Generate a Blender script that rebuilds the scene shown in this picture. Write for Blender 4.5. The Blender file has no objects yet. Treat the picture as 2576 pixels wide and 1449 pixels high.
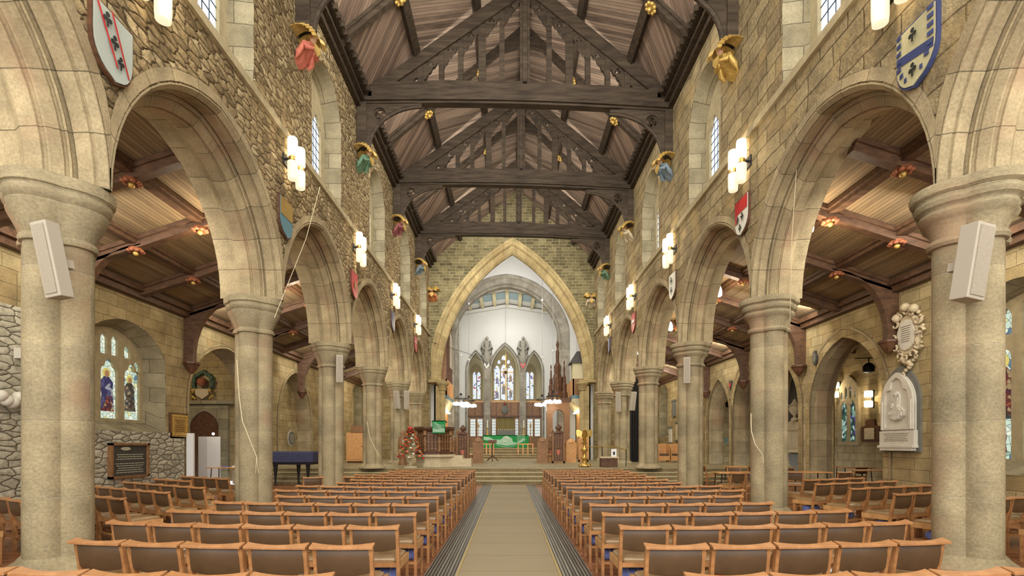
import bpy, math, random
from mathutils import Vector, Matrix
from mathutils.geometry import tessellate_polygon
random.seed(7)
PI = math.pi
sc = bpy.context.scene
COL = sc.collection

# ------------------------------------------------------------------ camera
cam_d = bpy.data.cameras.new('camera'); cam = bpy.data.objects.new('camera', cam_d); COL.objects.link(cam)
cam.location = (0, 0, 1.57); cam.rotation_euler = (PI/2, 0, 0)
F = 1280.0; CU = 1281.0; CV = 1119.5; EYE = 1.57
cam_d.sensor_width = 36; cam_d.lens = F/2576*36
cam_d.shift_x = (1288-CU)/2576; cam_d.shift_y = (CV-724.5)/2576
cam_d.clip_start = 0.05; cam_d.clip_end = 300
sc.camera = cam
def at(u, v, Y):
    return Vector(((u-CU)*Y/F, Y, EYE+(CV-v)*Y/F))
# ------------------------------------------------------------------ world and view
w = bpy.data.worlds.new('world'); sc.world = w; w.use_nodes = True
w.node_tree.nodes['Background'].inputs[0].default_value = (0.93, 0.95, 1.0, 1)
w.node_tree.nodes['Background'].inputs[1].default_value = 1.1
sc.view_settings.view_transform = 'Standard'; sc.view_settings.look = 'None'
sc.view_settings.gamma = 1; sc.view_settings.exposure = -0.02
sc.view_settings.use_curve_mapping = False
# ------------------------------------------------------------------ light helpers and added fill lights
def area(name, loc, rot, sx, sy, power, color=(1, .93, .82)):
    d = bpy.data.lights.new(name, 'AREA'); d.shape = 'RECTANGLE'; d.size = sx; d.size_y = sy
    d.energy = power; d.color = color
    o = bpy.data.objects.new(name, d); COL.objects.link(o); o.location = loc; o.rotation_euler = rot
    return o
def point(name, loc, power, color=(1, .82, .58), r=.06):
    d = bpy.data.lights.new(name, 'POINT'); d.energy = power; d.color = color; d.shadow_soft_size = r
    o = bpy.data.objects.new(name, d); COL.objects.link(o); o.location = loc
    return o
# added fill panels at the open west end, unseen, standing in for daylight
area('west_fill', (0.2, -2.5, 7.0), (PI/2, 0, 0), 10, 10, 1500, (1, .97, .92))
area('west_aisle_fill_left', (-8.2, -1.5, 3.4), (PI/2, 0, 0), 4, 3.4, 380, (1, .97, .92))
area('west_aisle_fill_right', (8.2, -1.5, 3.4), (PI/2, 0, 0), 4, 3.4, 380, (1, .97, .92))
# added nave fill, turned east and down, and roof fill turned up; no fittings
for yy in (1.0, 6.6, 12.45, 17.25, 22.55, 27.85):
    area('nave_fill', (0.2, yy, 13.05), (math.radians(58), 0, 0), 9.0, .5, 470, (1, .965, .9))
    area('roof_fill', (0.2, yy+.2, 13.9), (math.radians(150), 0, 0), 9.0, .5, 230, (1, .965, .92))
# added aisle fill lights under the roof, without fittings
for yy in (4.0, 9.9, 16.7, 23.1, 29.8):
    for sx in (-8.4, 8.4): area('aisle_fill', (sx, yy+.15, 6.1), (math.radians(62), 0, 0), 3.2, .3, 120, (1, .95, .86))
# added fill lights behind the chancel arch and in the sanctuary
area('choir_fill', (0.2, 33.6, 12.5), (math.radians(60), 0, 0), 6, 1, 190, (1, .97, .93))
area('sanctuary_fill', (-.2, 39.2, 12.0), (math.radians(62), 0, 0), 6, 1, 120, (1, .97, .93))

# ------------------------------------------------------------------ materials
def lin(c):
    c = c/255.0
    return c/12.92 if c <= .04045 else ((c+.055)/1.055)**2.4
def rgb(r, g, b): return (lin(r), lin(g), lin(b), 1)
MATS = {}
class NT:
    def __init__(s, name):
        m = bpy.data.materials.new(name); m.use_nodes = True; s.m = m; s.t = m.node_tree
        s.b = s.t.nodes['Principled BSDF']; MATS[name] = m
    def n(s, typ, **kw):
        nd = s.t.nodes.new(typ)
        for k, v in kw.items():
            if k.startswith('i_'): 
                key = k[2:].replace('_', ' ')
                nd.inputs[key].default_value = v
            else: setattr(nd, k, v)
        return nd
    def l(s, a, b): s.t.links.new(a, b)
    def math(s, op, a, b=None, c=None):
        nd = s.t.nodes.new('ShaderNodeMath'); nd.operation = op
        for i, x in enumerate((a, b, c)):
            if x is None: continue
            if isinstance(x, (int, float)): nd.inputs[i].default_value = x
            else: s.l(x, nd.inputs[i])
        return nd.outputs[0]
    def mix(s, fac, a, b, typ='MIX'):
        nd = s.t.nodes.new('ShaderNodeMix'); nd.data_type = 'RGBA'; nd.blend_type = typ
        for i, x in ((0, fac), (6, a), (7, b)):
            if isinstance(x, (int, float)): nd.inputs[i].default_value = x
            elif isinstance(x, tuple): nd.inputs[i].default_value = x
            else: s.l(x, nd.inputs[i])
        return nd.outputs[2]
    def ramp(s, fac, stops, interp='LINEAR'):
        nd = s.t.nodes.new('ShaderNodeValToRGB'); cr = nd.color_ramp; cr.interpolation = interp
        while len(cr.elements) > len(stops): cr.elements.remove(cr.elements[-1])
        while len(cr.elements) < len(stops): cr.elements.new(.5)
        for e, (p, c) in zip(cr.elements, stops): e.position = p; e.color = c if isinstance(c, tuple) else (c, c, c, 1)
        s.l(fac, nd.inputs[0]); return nd.outputs[0]
    def bump(s, h, strength, dist):
        nd = s.t.nodes.new('ShaderNodeBump'); nd.inputs['Strength'].default_value = strength
        nd.inputs['Distance'].default_value = dist; s.l(h, nd.inputs['Height'])
        s.l(nd.outputs[0], s.b.inputs['Normal'])
def simple(name, c, rough=.6, metal=0, bump=0, var=.0, scale=8, spec=None):
    k = NT(name); k.b.inputs['Roughness'].default_value = rough; k.b.inputs['Metallic'].default_value = metal
    if spec is not None: k.b.inputs['Specular IOR Level'].default_value = spec
    if var or bump:
        tc = k.n('ShaderNodeTexCoord'); nz = k.n('ShaderNodeTexNoise', i_Scale=scale, i_Detail=4.0)
        k.l(tc.outputs['Object'], nz.inputs['Vector'])
        dark = tuple(x*(1-var) for x in c[:3])+(1,); lite = tuple(min(1, x*(1+var)) for x in c[:3])+(1,)
        k.l(k.ramp(nz.outputs[0], [(.3, dark), (.7, lite)]), k.b.inputs['Base Color'])
        if bump: k.bump(nz.outputs[0], 1.0, bump)
    else: k.b.inputs['Base Color'].default_value = c
    return k.m
def emis(name, c, strength):
    k = NT(name); k.b.inputs['Base Color'].default_value = c
    k.b.inputs['Emission Color'].default_value = c; k.b.inputs['Emission Strength'].default_value = strength
    return k.m
def uvnode(k, sx=1, sy=1, rot=0):
    tc = k.n('ShaderNodeTexCoord'); mp = k.n('ShaderNodeMapping'); mp.inputs['Scale'].default_value = (sx, sy, 1)
    mp.inputs['Rotation'].default_value = (0, 0, rot)
    k.l(tc.outputs['UV'], mp.inputs['Vector']); return mp.outputs[0]
def distort(k, vec, scale, amt):
    nz = k.n('ShaderNodeTexNoise', i_Scale=scale, i_Detail=2.0); k.l(vec, nz.inputs['Vector'])
    sub = k.n('ShaderNodeVectorMath', operation='SUBTRACT'); k.l(nz.outputs['Color'], sub.inputs[0]); sub.inputs[1].default_value = (.5, .5, .5)
    sc_ = k.n('ShaderNodeVectorMath', operation='SCALE'); k.l(sub.outputs[0], sc_.inputs[0]); sc_.inputs['Scale'].default_value = amt
    ad = k.n('ShaderNodeVectorMath', operation='ADD'); k.l(vec, ad.inputs[0]); k.l(sc_.outputs[0], ad.inputs[1])
    return ad.outputs[0]
def ashlar(name, c1, c2, mort, bw, bh, msize=.012, wob=.03, bumpd=.012, rough=.9, fine=30, off=.5, patch=None, stain=.0):
    k = NT(name); k.b.inputs['Roughness'].default_value = rough; k.b.inputs['Specular IOR Level'].default_value = .2
    v = distort(k, uvnode(k), 1.3, wob*2); 
    br = k.n('ShaderNodeTexBrick', offset=off, squash=1.25, squash_frequency=3)
    br.inputs['Scale'].default_value = 1; br.inputs['Brick Width'].default_value = bw; br.inputs['Row Height'].default_value = bh
    br.inputs['Mortar Size'].default_value = msize; br.inputs['Mortar Smooth'].default_value = .5; br.inputs['Bias'].default_value = 0
    br.inputs['Color1'].default_value = c1; br.inputs['Color2'].default_value = c2; br.inputs['Mortar'].default_value = mort
    k.l(v, br.inputs['Vector'])
    nz = k.n('ShaderNodeTexNoise', i_Scale=1.7, i_Detail=6.0, i_Roughness=.6); k.l(v, nz.inputs['Vector'])
    nf = k.n('ShaderNodeTexNoise', i_Scale=float(fine), i_Detail=4.0, i_Roughness=.65); k.l(uvnode(k), nf.inputs['Vector'])
    tone = k.ramp(nz.outputs[0], [(.3, .66), (.7, 1.25)])
    c = k.mix(1.0, br.outputs['Color'], tone, 'MULTIPLY')
    c = k.mix(1.0, c, k.ramp(nf.outputs[0], [(.3, .76), (.7, 1.2)]), 'MULTIPLY')
    if patch:
        n3 = k.n('ShaderNodeTexNoise', i_Scale=.9, i_Detail=3.0); k.l(uvnode(k, 1, 1, .7), n3.inputs['Vector'])
        c = k.mix(k.ramp(n3.outputs[0], [(.52, 0.0), (.64, .55)]), c, patch)
    k.l(c, k.b.inputs['Base Color'])
    h = k.math('ADD', k.math('MULTIPLY', br.outputs['Fac'], -1.0), k.math('ADD', k.math('MULTIPLY', nf.outputs[0], .8), k.math('MULTIPLY', nz.outputs[0], .5)))
    k.bump(h, .9, bumpd); return k.m
def rubble(name, stones, mort, sx, sy, bumpd=.05, wob=.3, edge=.06):
    k = NT(name); k.b.inputs['Roughness'].default_value = .95; k.b.inputs['Specular IOR Level'].default_value = .15
    v = distort(k, uvnode(k, sx, sy), 1.1, wob)
    vo = k.n('ShaderNodeTexVoronoi', feature='DISTANCE_TO_EDGE', i_Scale=1.0, i_Randomness=.85); vo.voronoi_dimensions = '2D'; k.l(v, vo.inputs['Vector'])
    vc = k.n('ShaderNodeTexVoronoi', feature='F1', i_Scale=1.0, i_Randomness=.85); vc.voronoi_dimensions = '2D'; k.l(v, vc.inputs['Vector'])
    sep = k.n('ShaderNodeSeparateColor'); k.l(vc.outputs['Color'], sep.inputs[0])
    base = k.ramp(sep.outputs[0], [(i/(len(stones)-1), s) for i, s in enumerate(stones)])
    nz = k.n('ShaderNodeTexNoise', i_Scale=7.0, i_Detail=7.0, i_Roughness=.65); k.l(uvnode(k), nz.inputs['Vector'])
    base = k.mix(1.0, base, k.ramp(nz.outputs[0], [(.3, .62), (.7, 1.28)]), 'MULTIPLY')
    msk = k.ramp(vo.outputs['Distance'], [(edge*.3, 0.0), (edge, 1.0)])
    k.l(k.mix(msk, mort, base), k.b.inputs['Base Color'])
    h = k.math('ADD', k.ramp(vo.outputs['Distance'], [(0, 0.0), (edge*2, .75), (.4, 1.0)]), k.math('MULTIPLY', nz.outputs[0], 1.1))
    k.bump(h, 1.0, bumpd); return k.m
def wood(name, c1, c2, rough=.5, sx=1.5, sy=22, bumpd=.002, coord='Object', rot=(0, 0, 0), spec=.4):
    k = NT(name); k.b.inputs['Roughness'].default_value = rough; k.b.inputs['Specular IOR Level'].default_value = spec
    tc = k.n('ShaderNodeTexCoord'); mp = k.n('ShaderNodeMapping'); mp.inputs['Scale'].default_value = (sx, sy, sy); mp.inputs['Rotation'].default_value = rot
    k.l(tc.outputs[coord], mp.inputs[0]); nz = k.n('ShaderNodeTexNoise', i_Scale=1.0, i_Detail=5.0, i_Roughness=.6); k.l(mp.outputs[0], nz.inputs['Vector'])
    k.l(k.ramp(nz.outputs[0], [(.3, c1), (.7, c2)]), k.b.inputs['Base Color'])
    k.bump(nz.outputs[0], .6, bumpd); return k.m
def planks(name, c1, c2, c3, width, rot, rough=.75, gap=.07, dark=(.02, .015, .01, 1), bumpd=.01, spec=.3):
    # boards whose width direction is the rotated v axis of the UV
    k = NT(name); k.b.inputs['Roughness'].default_value = rough; k.b.inputs['Specular IOR Level'].default_value = spec
    v = uvnode(k, 1, 1, rot); sp = k.n('ShaderNodeSeparateXYZ'); k.l(v, sp.inputs[0])
    row = k.math('DIVIDE', sp.outputs[1], width); fr = k.math('FRACT', row); fl = k.math('FLOOR', row)
    wn = k.n('ShaderNodeTexWhiteNoise', noise_dimensions='1D'); k.l(fl, wn.inputs['W'])
    mp = k.n('ShaderNodeMapping'); mp.inputs['Scale'].default_value = (1.2, 14, 1); k.l(v, mp.inputs[0])
    nz = k.n('ShaderNodeTexNoise', i_Scale=1.0, i_Detail=5.0, i_Roughness=.65); k.l(mp.outputs[0], nz.inputs['Vector'])
    f = k.math('ADD', k.math('MULTIPLY', wn.outputs[0], .45), k.math('MULTIPLY', nz.outputs[0], .8))
    c = k.ramp(f, [(.3, c1), (.6, c2), (.95, c3)])
    g = k.math('LESS_THAN', fr, gap)
    k.l(k.mix(g, c, dark), k.b.inputs['Base Color'])
    k.bump(k.math('SUBTRACT', k.math('MULTIPLY', nz.outputs[0], .3), g), .8, bumpd); return k.m
def stained(name, base, accents, strength, scale=9, pal=.25):
    k = NT(name); v = distort(k, uvnode(k), 3.0, .08)
    vo = k.n('ShaderNodeTexVoronoi', feature='DISTANCE_TO_EDGE', i_Scale=float(scale)); vo.voronoi_dimensions = '2D'; k.l(v, vo.inputs['Vector'])
    vc = k.n('ShaderNodeTexVoronoi', feature='F1', i_Scale=float(scale)); vc.voronoi_dimensions = '2D'; k.l(v, vc.inputs['Vector'])
    sep = k.n('ShaderNodeSeparateColor'); k.l(vc.outputs['Color'], sep.inputs[0])
    n = len(accents); stops = [(0, base[0]), ((1-pal)*.5, base[1])]
    for i, a in enumerate(accents): stops.append((1-pal+pal*i/n, a))
    c = k.ramp(sep.outputs[0], stops, 'CONSTANT')
    m = k.ramp(vo.outputs['Distance'], [(.02, 0.0), (.05, 1.0)])
    c = k.mix(m, (.004, .004, .005, 1), c)
    k.b.inputs['Base Color'].default_value = (.01, .01, .01, 1); k.l(c, k.b.inputs['Emission Color']); k.b.inputs['Emission Strength'].default_value = strength
    k.b.inputs['Roughness'].default_value = .3
    return k.m

M = {}
M['pier'] = ashlar('pier_stone', rgb(158,144,112), rgb(142,130,102), rgb(170,160,130), 60, .93, .007, .02, .008, patch=rgb(152,120,92))
M['voussoir'] = ashlar('arch_stone', rgb(168,152,118), rgb(146,130,100), rgb(104,94,72), 60, .58, .006, .02, .008, patch=rgb(158,126,98))
M['ashlar'] = ashlar('aisle_ashlar', rgb(172,156,116), rgb(154,134,94), rgb(122,106,76), .62, .31, .009, .03, .009)
M['ashlar_right'] = ashlar('nave_ashlar', rgb(160,144,108), rgb(130,114,84), rgb(96,82,58), .74, .36, .014, .1, .045, fine=11, patch=rgb(170,146,98))
M['gable'] = ashlar('gable_stone', rgb(130,120,86), rgb(96,88,62), rgb(160,148,112), .42, .19, .02, .05, .02, fine=20)
M['rubble'] = rubble('nave_rubble', [rgb(112,94,66), rgb(166,146,108), rgb(140,120,86), rgb(178,160,122)], rgb(104,88,64), 3.6, 7.5, .05, .9, .07)
M['rubble_grey'] = rubble('aisle_rubble', [rgb(158,152,132), rgb(196,190,168), rgb(178,172,150)], rgb(112,106,90), 2.9, 7.0, .04, .5, .05)
M['reveal'] = ashlar('reveal_stone', rgb(150,140,112), rgb(134,124,98), rgb(92,84,66), .7, .45, .008, .03, .008)
M['tracery'] = simple('tracery_stone', rgb(160,146,112), .9, var=.15, scale=6, bump=.004)
M['greystone'] = ashlar('choir_stone', rgb(158,152,138), rgb(140,134,120), rgb(112,106,94), 60, .6, .006, .02, .004)
M['chancel'] = ashlar('chancel_arch_stone', rgb(172,154,110), rgb(158,138,96), rgb(112,96,66), 60, .8, .008, .02, .005)
M['white'] = simple('white_plaster', rgb(205,205,200), .9, var=.02, scale=1)
M['cream'] = simple('cream_plaster', rgb(196,186,150), .9, var=.03, scale=1)
M['oak'] = wood('dark_roof_oak', rgb(44,36,28), rgb(78,66,52), .7, 1.2, 9, .006, spec=.2)
M['oakY'] = wood('dark_roof_oak_long', rgb(44,36,28), rgb(76,64,50), .7, 9, 9, .006, spec=.2)
M['board_lo'] = planks('roof_boards_lower', rgb(82,66,54), rgb(124,104,88), rgb(158,134,112), .10, math.radians(52), bumpd=.008)
M['board_hi'] = planks('roof_boards_upper', rgb(82,66,54), rgb(124,106,90), rgb(156,134,112), .10, math.radians(-58), bumpd=.008)
M['board_aisle'] = planks('aisle_roof_boards', rgb(98,82,60), rgb(128,108,80), rgb(152,128,94), .085, math.radians(0), bumpd=.006)
M['beam'] = wood('aisle_beam_oak', rgb(62,42,28), rgb(100,72,50), .55, 4, 9, .004)
M['path'] = planks('aisle_paving', rgb(136,124,96), rgb(146,132,102), rgb(152,138,108), .9, 0, .5, .012, rgb(96,84,64), .003, .3)
M['grate'] = planks('iron_grating', rgb(92,90,82), rgb(120,118,106), rgb(150,146,130), .042, PI/2, .4, .38, (.012, .012, .012, 1), .01)
M['edge'] = simple('stone_edge', rgb(168,148,100), .6)
M['block'] = ashlar('wood_block_floor', rgb(158,108,72), rgb(128,82,52), rgb(80,50,34), .24, .08, .004, .0, .001, .35, 25)
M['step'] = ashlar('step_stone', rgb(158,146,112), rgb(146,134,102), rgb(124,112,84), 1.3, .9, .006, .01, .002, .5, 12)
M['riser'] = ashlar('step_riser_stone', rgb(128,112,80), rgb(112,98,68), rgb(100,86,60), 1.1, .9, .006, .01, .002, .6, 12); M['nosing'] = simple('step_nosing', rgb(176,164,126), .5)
M['wood'] = wood('chair_beech', rgb(140,94,54), rgb(182,130,82), .38, 9, 9, .0006, spec=.5)
M['woodl'] = wood('chair_side_beech', rgb(170,122,72), rgb(196,150,98), .42, 9, 9, .0006, spec=.5)
M['leather'] = simple('chair_leather', rgb(88,65,42), .42, var=.16, scale=6, bump=.001, spec=.5)
M['seat'] = simple('seat_leather', rgb(140,112,76), .24, var=.12, scale=5, bump=.001, spec=.6)
M['gold'] = simple('gilding', rgb(184,152,80), .5, .45, .004, .3, 30)
M['boss'] = simple('red_gold_boss', rgb(140,82,52), .7, .0, .01, .5, 22)
M['brass'] = simple('brass', rgb(190,156,84), .3, .8, .002, .2, 12)
M['black'] = simple('black_metal', rgb(28,28,28), .5, .3)
M['dark'] = simple('black_curtain_cloth', rgb(36,34,34), .9)
M['carve'] = wood('carved_dark_oak', rgb(66,42,28), rgb(104,70,46), .5, 9, 9, .006)
M['carvem'] = wood('carved_mid_oak', rgb(112,80,50), rgb(148,108,70), .5, 9, 9, .005)
M['lightoak'] = wood('pale_oak', rgb(190,134,78), rgb(214,164,106), .45, 9, 9, .001)
M['greenc'] = simple('green_altar_cloth', rgb(16,128,62), .8, var=.06)
M['mint'] = simple('pale_green_cloth', rgb(150,186,160), .8, var=.08)
M['blue'] = simple('blue_kneeler_cloth', rgb(104,112,168), .9, var=.2, scale=30)
M['bluecover'] = simple('navy_piano_cover', rgb(52,54,82), .8, var=.1)
M['spk'] = simple('speaker_grey', rgb(166,156,138), .6)
M['spkgrille'] = simple('speaker_grille', rgb(150,140,122), .7, bump=.004, scale=60, var=.12)
M['marble'] = simple('white_marble', rgb(206,200,184), .5, var=.08, scale=5, bump=.004)
M['slate'] = simple('grey_slate', rgb(104,104,96), .6, var=.12, scale=6)
M['slated'] = simple('dark_slate', rgb(62,60,54), .6, var=.12, scale=6)
M['ink'] = simple('carved_lettering', rgb(120,112,92), .8)
M['letter'] = simple('pale_lettering', rgb(176,172,150), .7)
M['cable'] = simple('cream_cord', rgb(206,194,158), .8)
M['panel'] = simple('white_display_board', rgb(226,226,224), .8)
M['skin'] = simple('painted_skin', rgb(206,164,128), .6)
M['hair'] = simple('gilt_hair', rgb(158,112,52), .6)
M['leaf'] = simple('foliage_green', rgb(66,104,46), .6, var=.3, scale=30)
M['lamp'] = emis('lamp_glass', (1, .84, .56, 1), 1.9)
M['lampdim'] = emis('lamp_glass_lower', (1, .84, .56, 1), 1.0)
M['bulb'] = emis('pendant_glass', (1, .88, .66, 1), 14.0)
for q in ('lamp', 'lampdim'): M[q].node_tree.nodes['Principled BSDF'].inputs['Base Color'].default_value = (.3, .27, .2, 1)
M['strip'] = emis('strip_light', (1, .88, .6, 1), 6.0)
M['daylight'] = emis('leaded_daylight_glass', (.66, .78, .95, 1), .95)
M['glass_aisle'] = stained('aisle_stained_glass', (rgb(232,240,218), rgb(206,226,206)), [rgb(150,178,158), rgb(88,120,140), rgb(224,222,160), rgb(186,206,196)], 1.0, 8, .22)
M['glass_east'] = stained('east_stained_glass', (rgb(232,240,250), rgb(214,228,240)), [rgb(60,70,150), rgb(170,60,70), rgb(70,110,80), rgb(200,196,150)], 1.1, 7, .16)
M['glass_gold'] = stained('gold_stained_glass', (rgb(244,226,168), rgb(226,204,140)), [rgb(150,120,60), rgb(110,100,60)], 1.1, 6, .3)
M['glass_green'] = stained('chapel_stained_glass', (rgb(176,204,190), rgb(130,168,156)), [rgb(60,100,80), rgb(40,60,70), rgb(80,70,140), rgb(40,70,50)], .8, 7, .5)
M['robeblue'] = stained('blue_figure_glass', (rgb(56,54,110), rgb(96,92,140)), [rgb(120,60,90), rgb(190,190,200)], .6, 11, .3)
M['robered'] = stained('red_figure_glass', (rgb(130,52,50), rgb(96,40,60)), [rgb(200,170,120), rgb(180,90,70)], .6, 11, .3)
M['robedark'] = stained('umber_figure_glass', (rgb(74,64,54), rgb(110,96,80)), [rgb(180,160,130), rgb(60,70,80)], .6, 11, .3)
M['halo'] = emis('yellow_figure_glass', rgb(190,180,100), .6)
M['lead'] = simple('window_lead', rgb(40,44,48), .6)

# ------------------------------------------------------------------ mesh builder
def wloc(o):
    v = Vector((0, 0, 0))
    while o is not None: v = v+o.location; o = o.parent
    return v
class MB:
    def __init__(s): s.v = []; s.f = []; s.uv = []
    def add(s, vs, fs, uvs=None):
        b = len(s.v); s.v += [tuple(x) for x in vs]
        for i, f in enumerate(fs):
            s.f.append([b+j for j in f]); s.uv.append(uvs[i] if uvs else None)
        return s
    def quad(s, a, b, c, d, uv=None): return s.add([a, b, c, d], [(0, 1, 2, 3)], [uv] if uv else None)
    def box(s, x0, x1, y0, y1, z0, z1):
        vs = [(x, y, z) for z in (z0, z1) for y in (y0, y1) for x in (x0, x1)]
        return s.add(vs, [(0, 2, 3, 1), (4, 5, 7, 6), (0, 1, 5, 4), (2, 6, 7, 3), (0, 4, 6, 2), (1, 3, 7, 5)])
    def obox(s, c, size, R):
        hx, hy, hz = [q/2 for q in size]
        vs = [Vector(c)+R@Vector((x, y, z)) for z in (-hz, hz) for y in (-hy, hy) for x in (-hx, hx)]
        return s.add(vs, [(0, 2, 3, 1), (4, 5, 7, 6), (0, 1, 5, 4), (2, 6, 7, 3), (0, 4, 6, 2), (1, 3, 7, 5)])
    def bar(s, p, q, wd, ht, up=(0, 0, 1)):
        p = Vector(p); q = Vector(q); d = (q-p); L = d.length; d.normalize()
        side = d.cross(Vector(up))
        if side.length < 1e-4: side = d.cross(Vector((1, 0, 0)))
        side.normalize(); u = side.cross(d)
        R = Matrix((d, side, u)).transposed()
        return s.obox((p+q)/2, (L, wd, ht), R)
    def tube(s, pts, r, n=8, cap=True):
        pts = [Vector(p) for p in pts]; rs = r if isinstance(r, (list, tuple)) else [r]*len(pts); loops = []
        for i, p in enumerate(pts):
            d = (pts[min(i+1, len(pts)-1)]-pts[max(i-1, 0)]).normalized()
            a = d.cross(Vector((0, 0, 1)));
            if a.length < .05: a = d.cross(Vector((0, 1, 0)))
            a.normalize(); b = d.cross(a)
            loops.append([p+rs[i]*(math.cos(2*PI*k/n)*a+math.sin(2*PI*k/n)*b) for k in range(n)])
        return s.skin(loops, cap)
    def skin(s, loops, cap=True, closed=True, uvf=None):
        n = len(loops[0]); vs = [p for l in loops for p in l]; fs = []; uvs = []
        for i in range(len(loops)-1):
            for k in range(n if closed else n-1):
                k2 = (k+1) % n; fs.append((i*n+k, i*n+k2, (i+1)*n+k2, (i+1)*n+k))
                if uvf: uvs.append([uvf(i, k), uvf(i, k+1), uvf(i+1, k+1), uvf(i+1, k)])
        if cap:
            fs.append(tuple(range(n-1, -1, -1))); fs.append(tuple((len(loops)-1)*n+k for k in range(n)))
            if uvf: uvs += [None, None]
        return s.add(vs, fs, uvs if uvf else None)
    def lathe(s, prof, c=(0, 0, 0), n=16, sx=1, sy=1, fold=0, nf=8):
        loops = []
        for r, z in prof:
            loops.append([(c[0]+sx*(r*(1+fold*math.cos(nf*2*PI*k/n)))*math.cos(2*PI*k/n), c[1]+sy*(r*(1+fold*math.cos(nf*2*PI*k/n)))*math.sin(2*PI*k/n), c[2]+z) for k in range(n)])
        return s.skin(loops, True)
    def ball(s, c, r, n=8, sz=1, m=6):
        return s.lathe([(max(.001, r*math.sin(PI*i/m)), -r*sz*math.cos(PI*i/m)) for i in range(m+1)], c, n)
    def plate(s, loops, mp, t0, t1):
        """extruded flat shape with holes; loops of (a, b), mp(a, b, t) gives the point"""
        tri = tessellate_polygon([[Vector((a, b, 0)) for a, b in l] for l in loops])
        flat = [p for l in loops for p in l]; n = len(flat)
        vs = [mp(a, b, t0) for a, b in flat]+[mp(a, b, t1) for a, b in flat]
        uvs = []; fs = []
        for t in tri:
            fs.append(tuple(t)); uvs.append([flat[i] for i in t])
            fs.append(tuple(n+i for i in reversed(t))); uvs.append([flat[i] for i in reversed(t)])
        b = 0
        for l in loops:
            m = len(l)
            for k in range(m):
                fs.append((b+k, b+(k+1) % m, n+b+(k+1) % m, n+b+k)); uvs.append(None)
            b += m
        return s.add(vs, fs, uvs)
    def build(s, name, mat, parent=None, smooth=0, bevel=0):
        me = bpy.data.meshes.new(name); off = wloc(parent) if parent else Vector((0, 0, 0))
        vs = s.v; me.from_pydata([(x-off.x, y-off.y, z-off.z) for x, y, z in vs], [], s.f)
        ul = me.uv_layers.new(name='UVMap').data; i = 0
        for p, uv in zip(me.polygons, s.uv):
            if uv is None:
                nx, ny, nz = [abs(q) for q in p.normal]
                for j in p.vertices:
                    x, y, z = vs[j]
                    ul[i].uv = (x, y) if nz > nx and nz > ny else ((y, z) if nx > ny else (x, z)); i += 1
            else:
                for q in uv: ul[i].uv = q; i += 1
        me.materials.append(M[mat] if isinstance(mat, str) else mat)
        if smooth:
            me.shade_smooth(); me.set_sharp_from_angle(angle=math.radians(smooth))
        me.validate()
        o = bpy.data.objects.new(name, me); COL.objects.link(o)
        if parent: o.parent = parent
        if bevel:
            b = o.modifiers.new('bevel', 'BEVEL'); b.width = bevel; b.segments = 2; b.limit_method = 'ANGLE'
        return o
def thing(name, label, cat, loc=(0, 0, 0), group=None):
    o = bpy.data.objects.new(name, None); COL.objects.link(o); o.location = loc
    o.empty_display_size = .1; o['label'] = label; o['category'] = cat
    if group: o['group'] = group
    return o
def tag(o, label, cat, group=None):
    o['label'] = label; o['category'] = cat
    if group: o['group'] = group
    return o
def struct(o): o['kind'] = 'structure'; return o
def relabel(o, l): o['label'] = l; return o
def dup(o, parent=None):
    c = o.copy(); COL.objects.link(c); c.parent = parent
    for ch in list(o.children): dup(ch, c)
    return c
ORD = ['first', 'second', 'third', 'fourth', 'fifth', 'sixth', 'seventh', 'eighth', 'ninth', 'tenth', 'eleventh', 'twelfth', 'thirteenth', 'fourteenth', 'fifteenth', 'sixteenth']

# ------------------------------------------------------------------ arches and walls
def arch_line(c, h, zs, co, n=10, grow=0.0, kz=1.0):
    R = h+co+grow; th = math.acos(max(-1, min(1, co/R))); pts = []
    for i in range(n+1):
        a = th*i/n; pts.append((c-co+R*math.cos(a), zs+kz*R*math.sin(a)))
    left = [(2*c-x, z) for x, z in pts[:-1]][::-1]
    return pts+left        # right springing, over the apex, to the left springing
def ztop(op, s, grow=0.0):
    R = op['h']+op['co']+grow; d = abs(s-op['c'])+op['co']
    return op['zs']+op.get('kz', 1.0)*math.sqrt(max(0, R*R-d*d))
def wall_face(mb, mp, s0, s1, z0, z1, ops, t, flip=False, grow=0.0):
    bs = {s0, s1}
    for op in ops:
        h = op['h']+grow
        for k in range(13):
            for sg in (-1, 1): bs.add(op['c']+sg*h*math.sin(PI/2*k/12))
    if callable(z1) and hasattr(z1, 'brk'): bs |= set(z1.brk)
    bs = sorted(b for b in bs if s0-1e-6 <= b <= s1+1e-6); zt = z1 if callable(z1) else (lambda s: z1)
    for a, b in zip(bs, bs[1:]):
        if b-a < 1e-5: continue
        m = (a+b)/2; cov = sorted([o for o in ops if abs(m-o['c']) < o['h']+grow], key=lambda o: o['zb'])
        cur = (z0, z0)
        for o in cov:
            lo = o['zb']-(grow if o['zb'] > z0+.01 else 0)
            if lo > z0+.001: q = [(a, cur[0]), (b, cur[1]), (b, lo), (a, lo)]; _q(mb, mp, q, t, flip)
            cur = (ztop(o, a, grow), ztop(o, b, grow))
        _q(mb, mp, [(a, cur[0]), (b, cur[1]), (b, zt(b)), (a, zt(a))], t, flip)
def _q(mb, mp, q, t, flip):
    ps = [mp(s, t, z) for s, z in q]; uv = [(s, z) for s, z in q]
    if flip: ps = ps[::-1]; uv = uv[::-1]
    mb.quad(*ps, uv=uv)
def outline(op, grow=0.0, n=10):
    pts = arch_line(op['c'], op['h'], op['zs'], op['co'], n, grow, op.get('kz', 1.0))
    return [(op['c']+op['h']+grow, op['zb']-(grow if op.get('sill') else 0))]+pts+[(op['c']-op['h']-grow, op['zb']-(grow if op.get('sill') else 0))]
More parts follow.
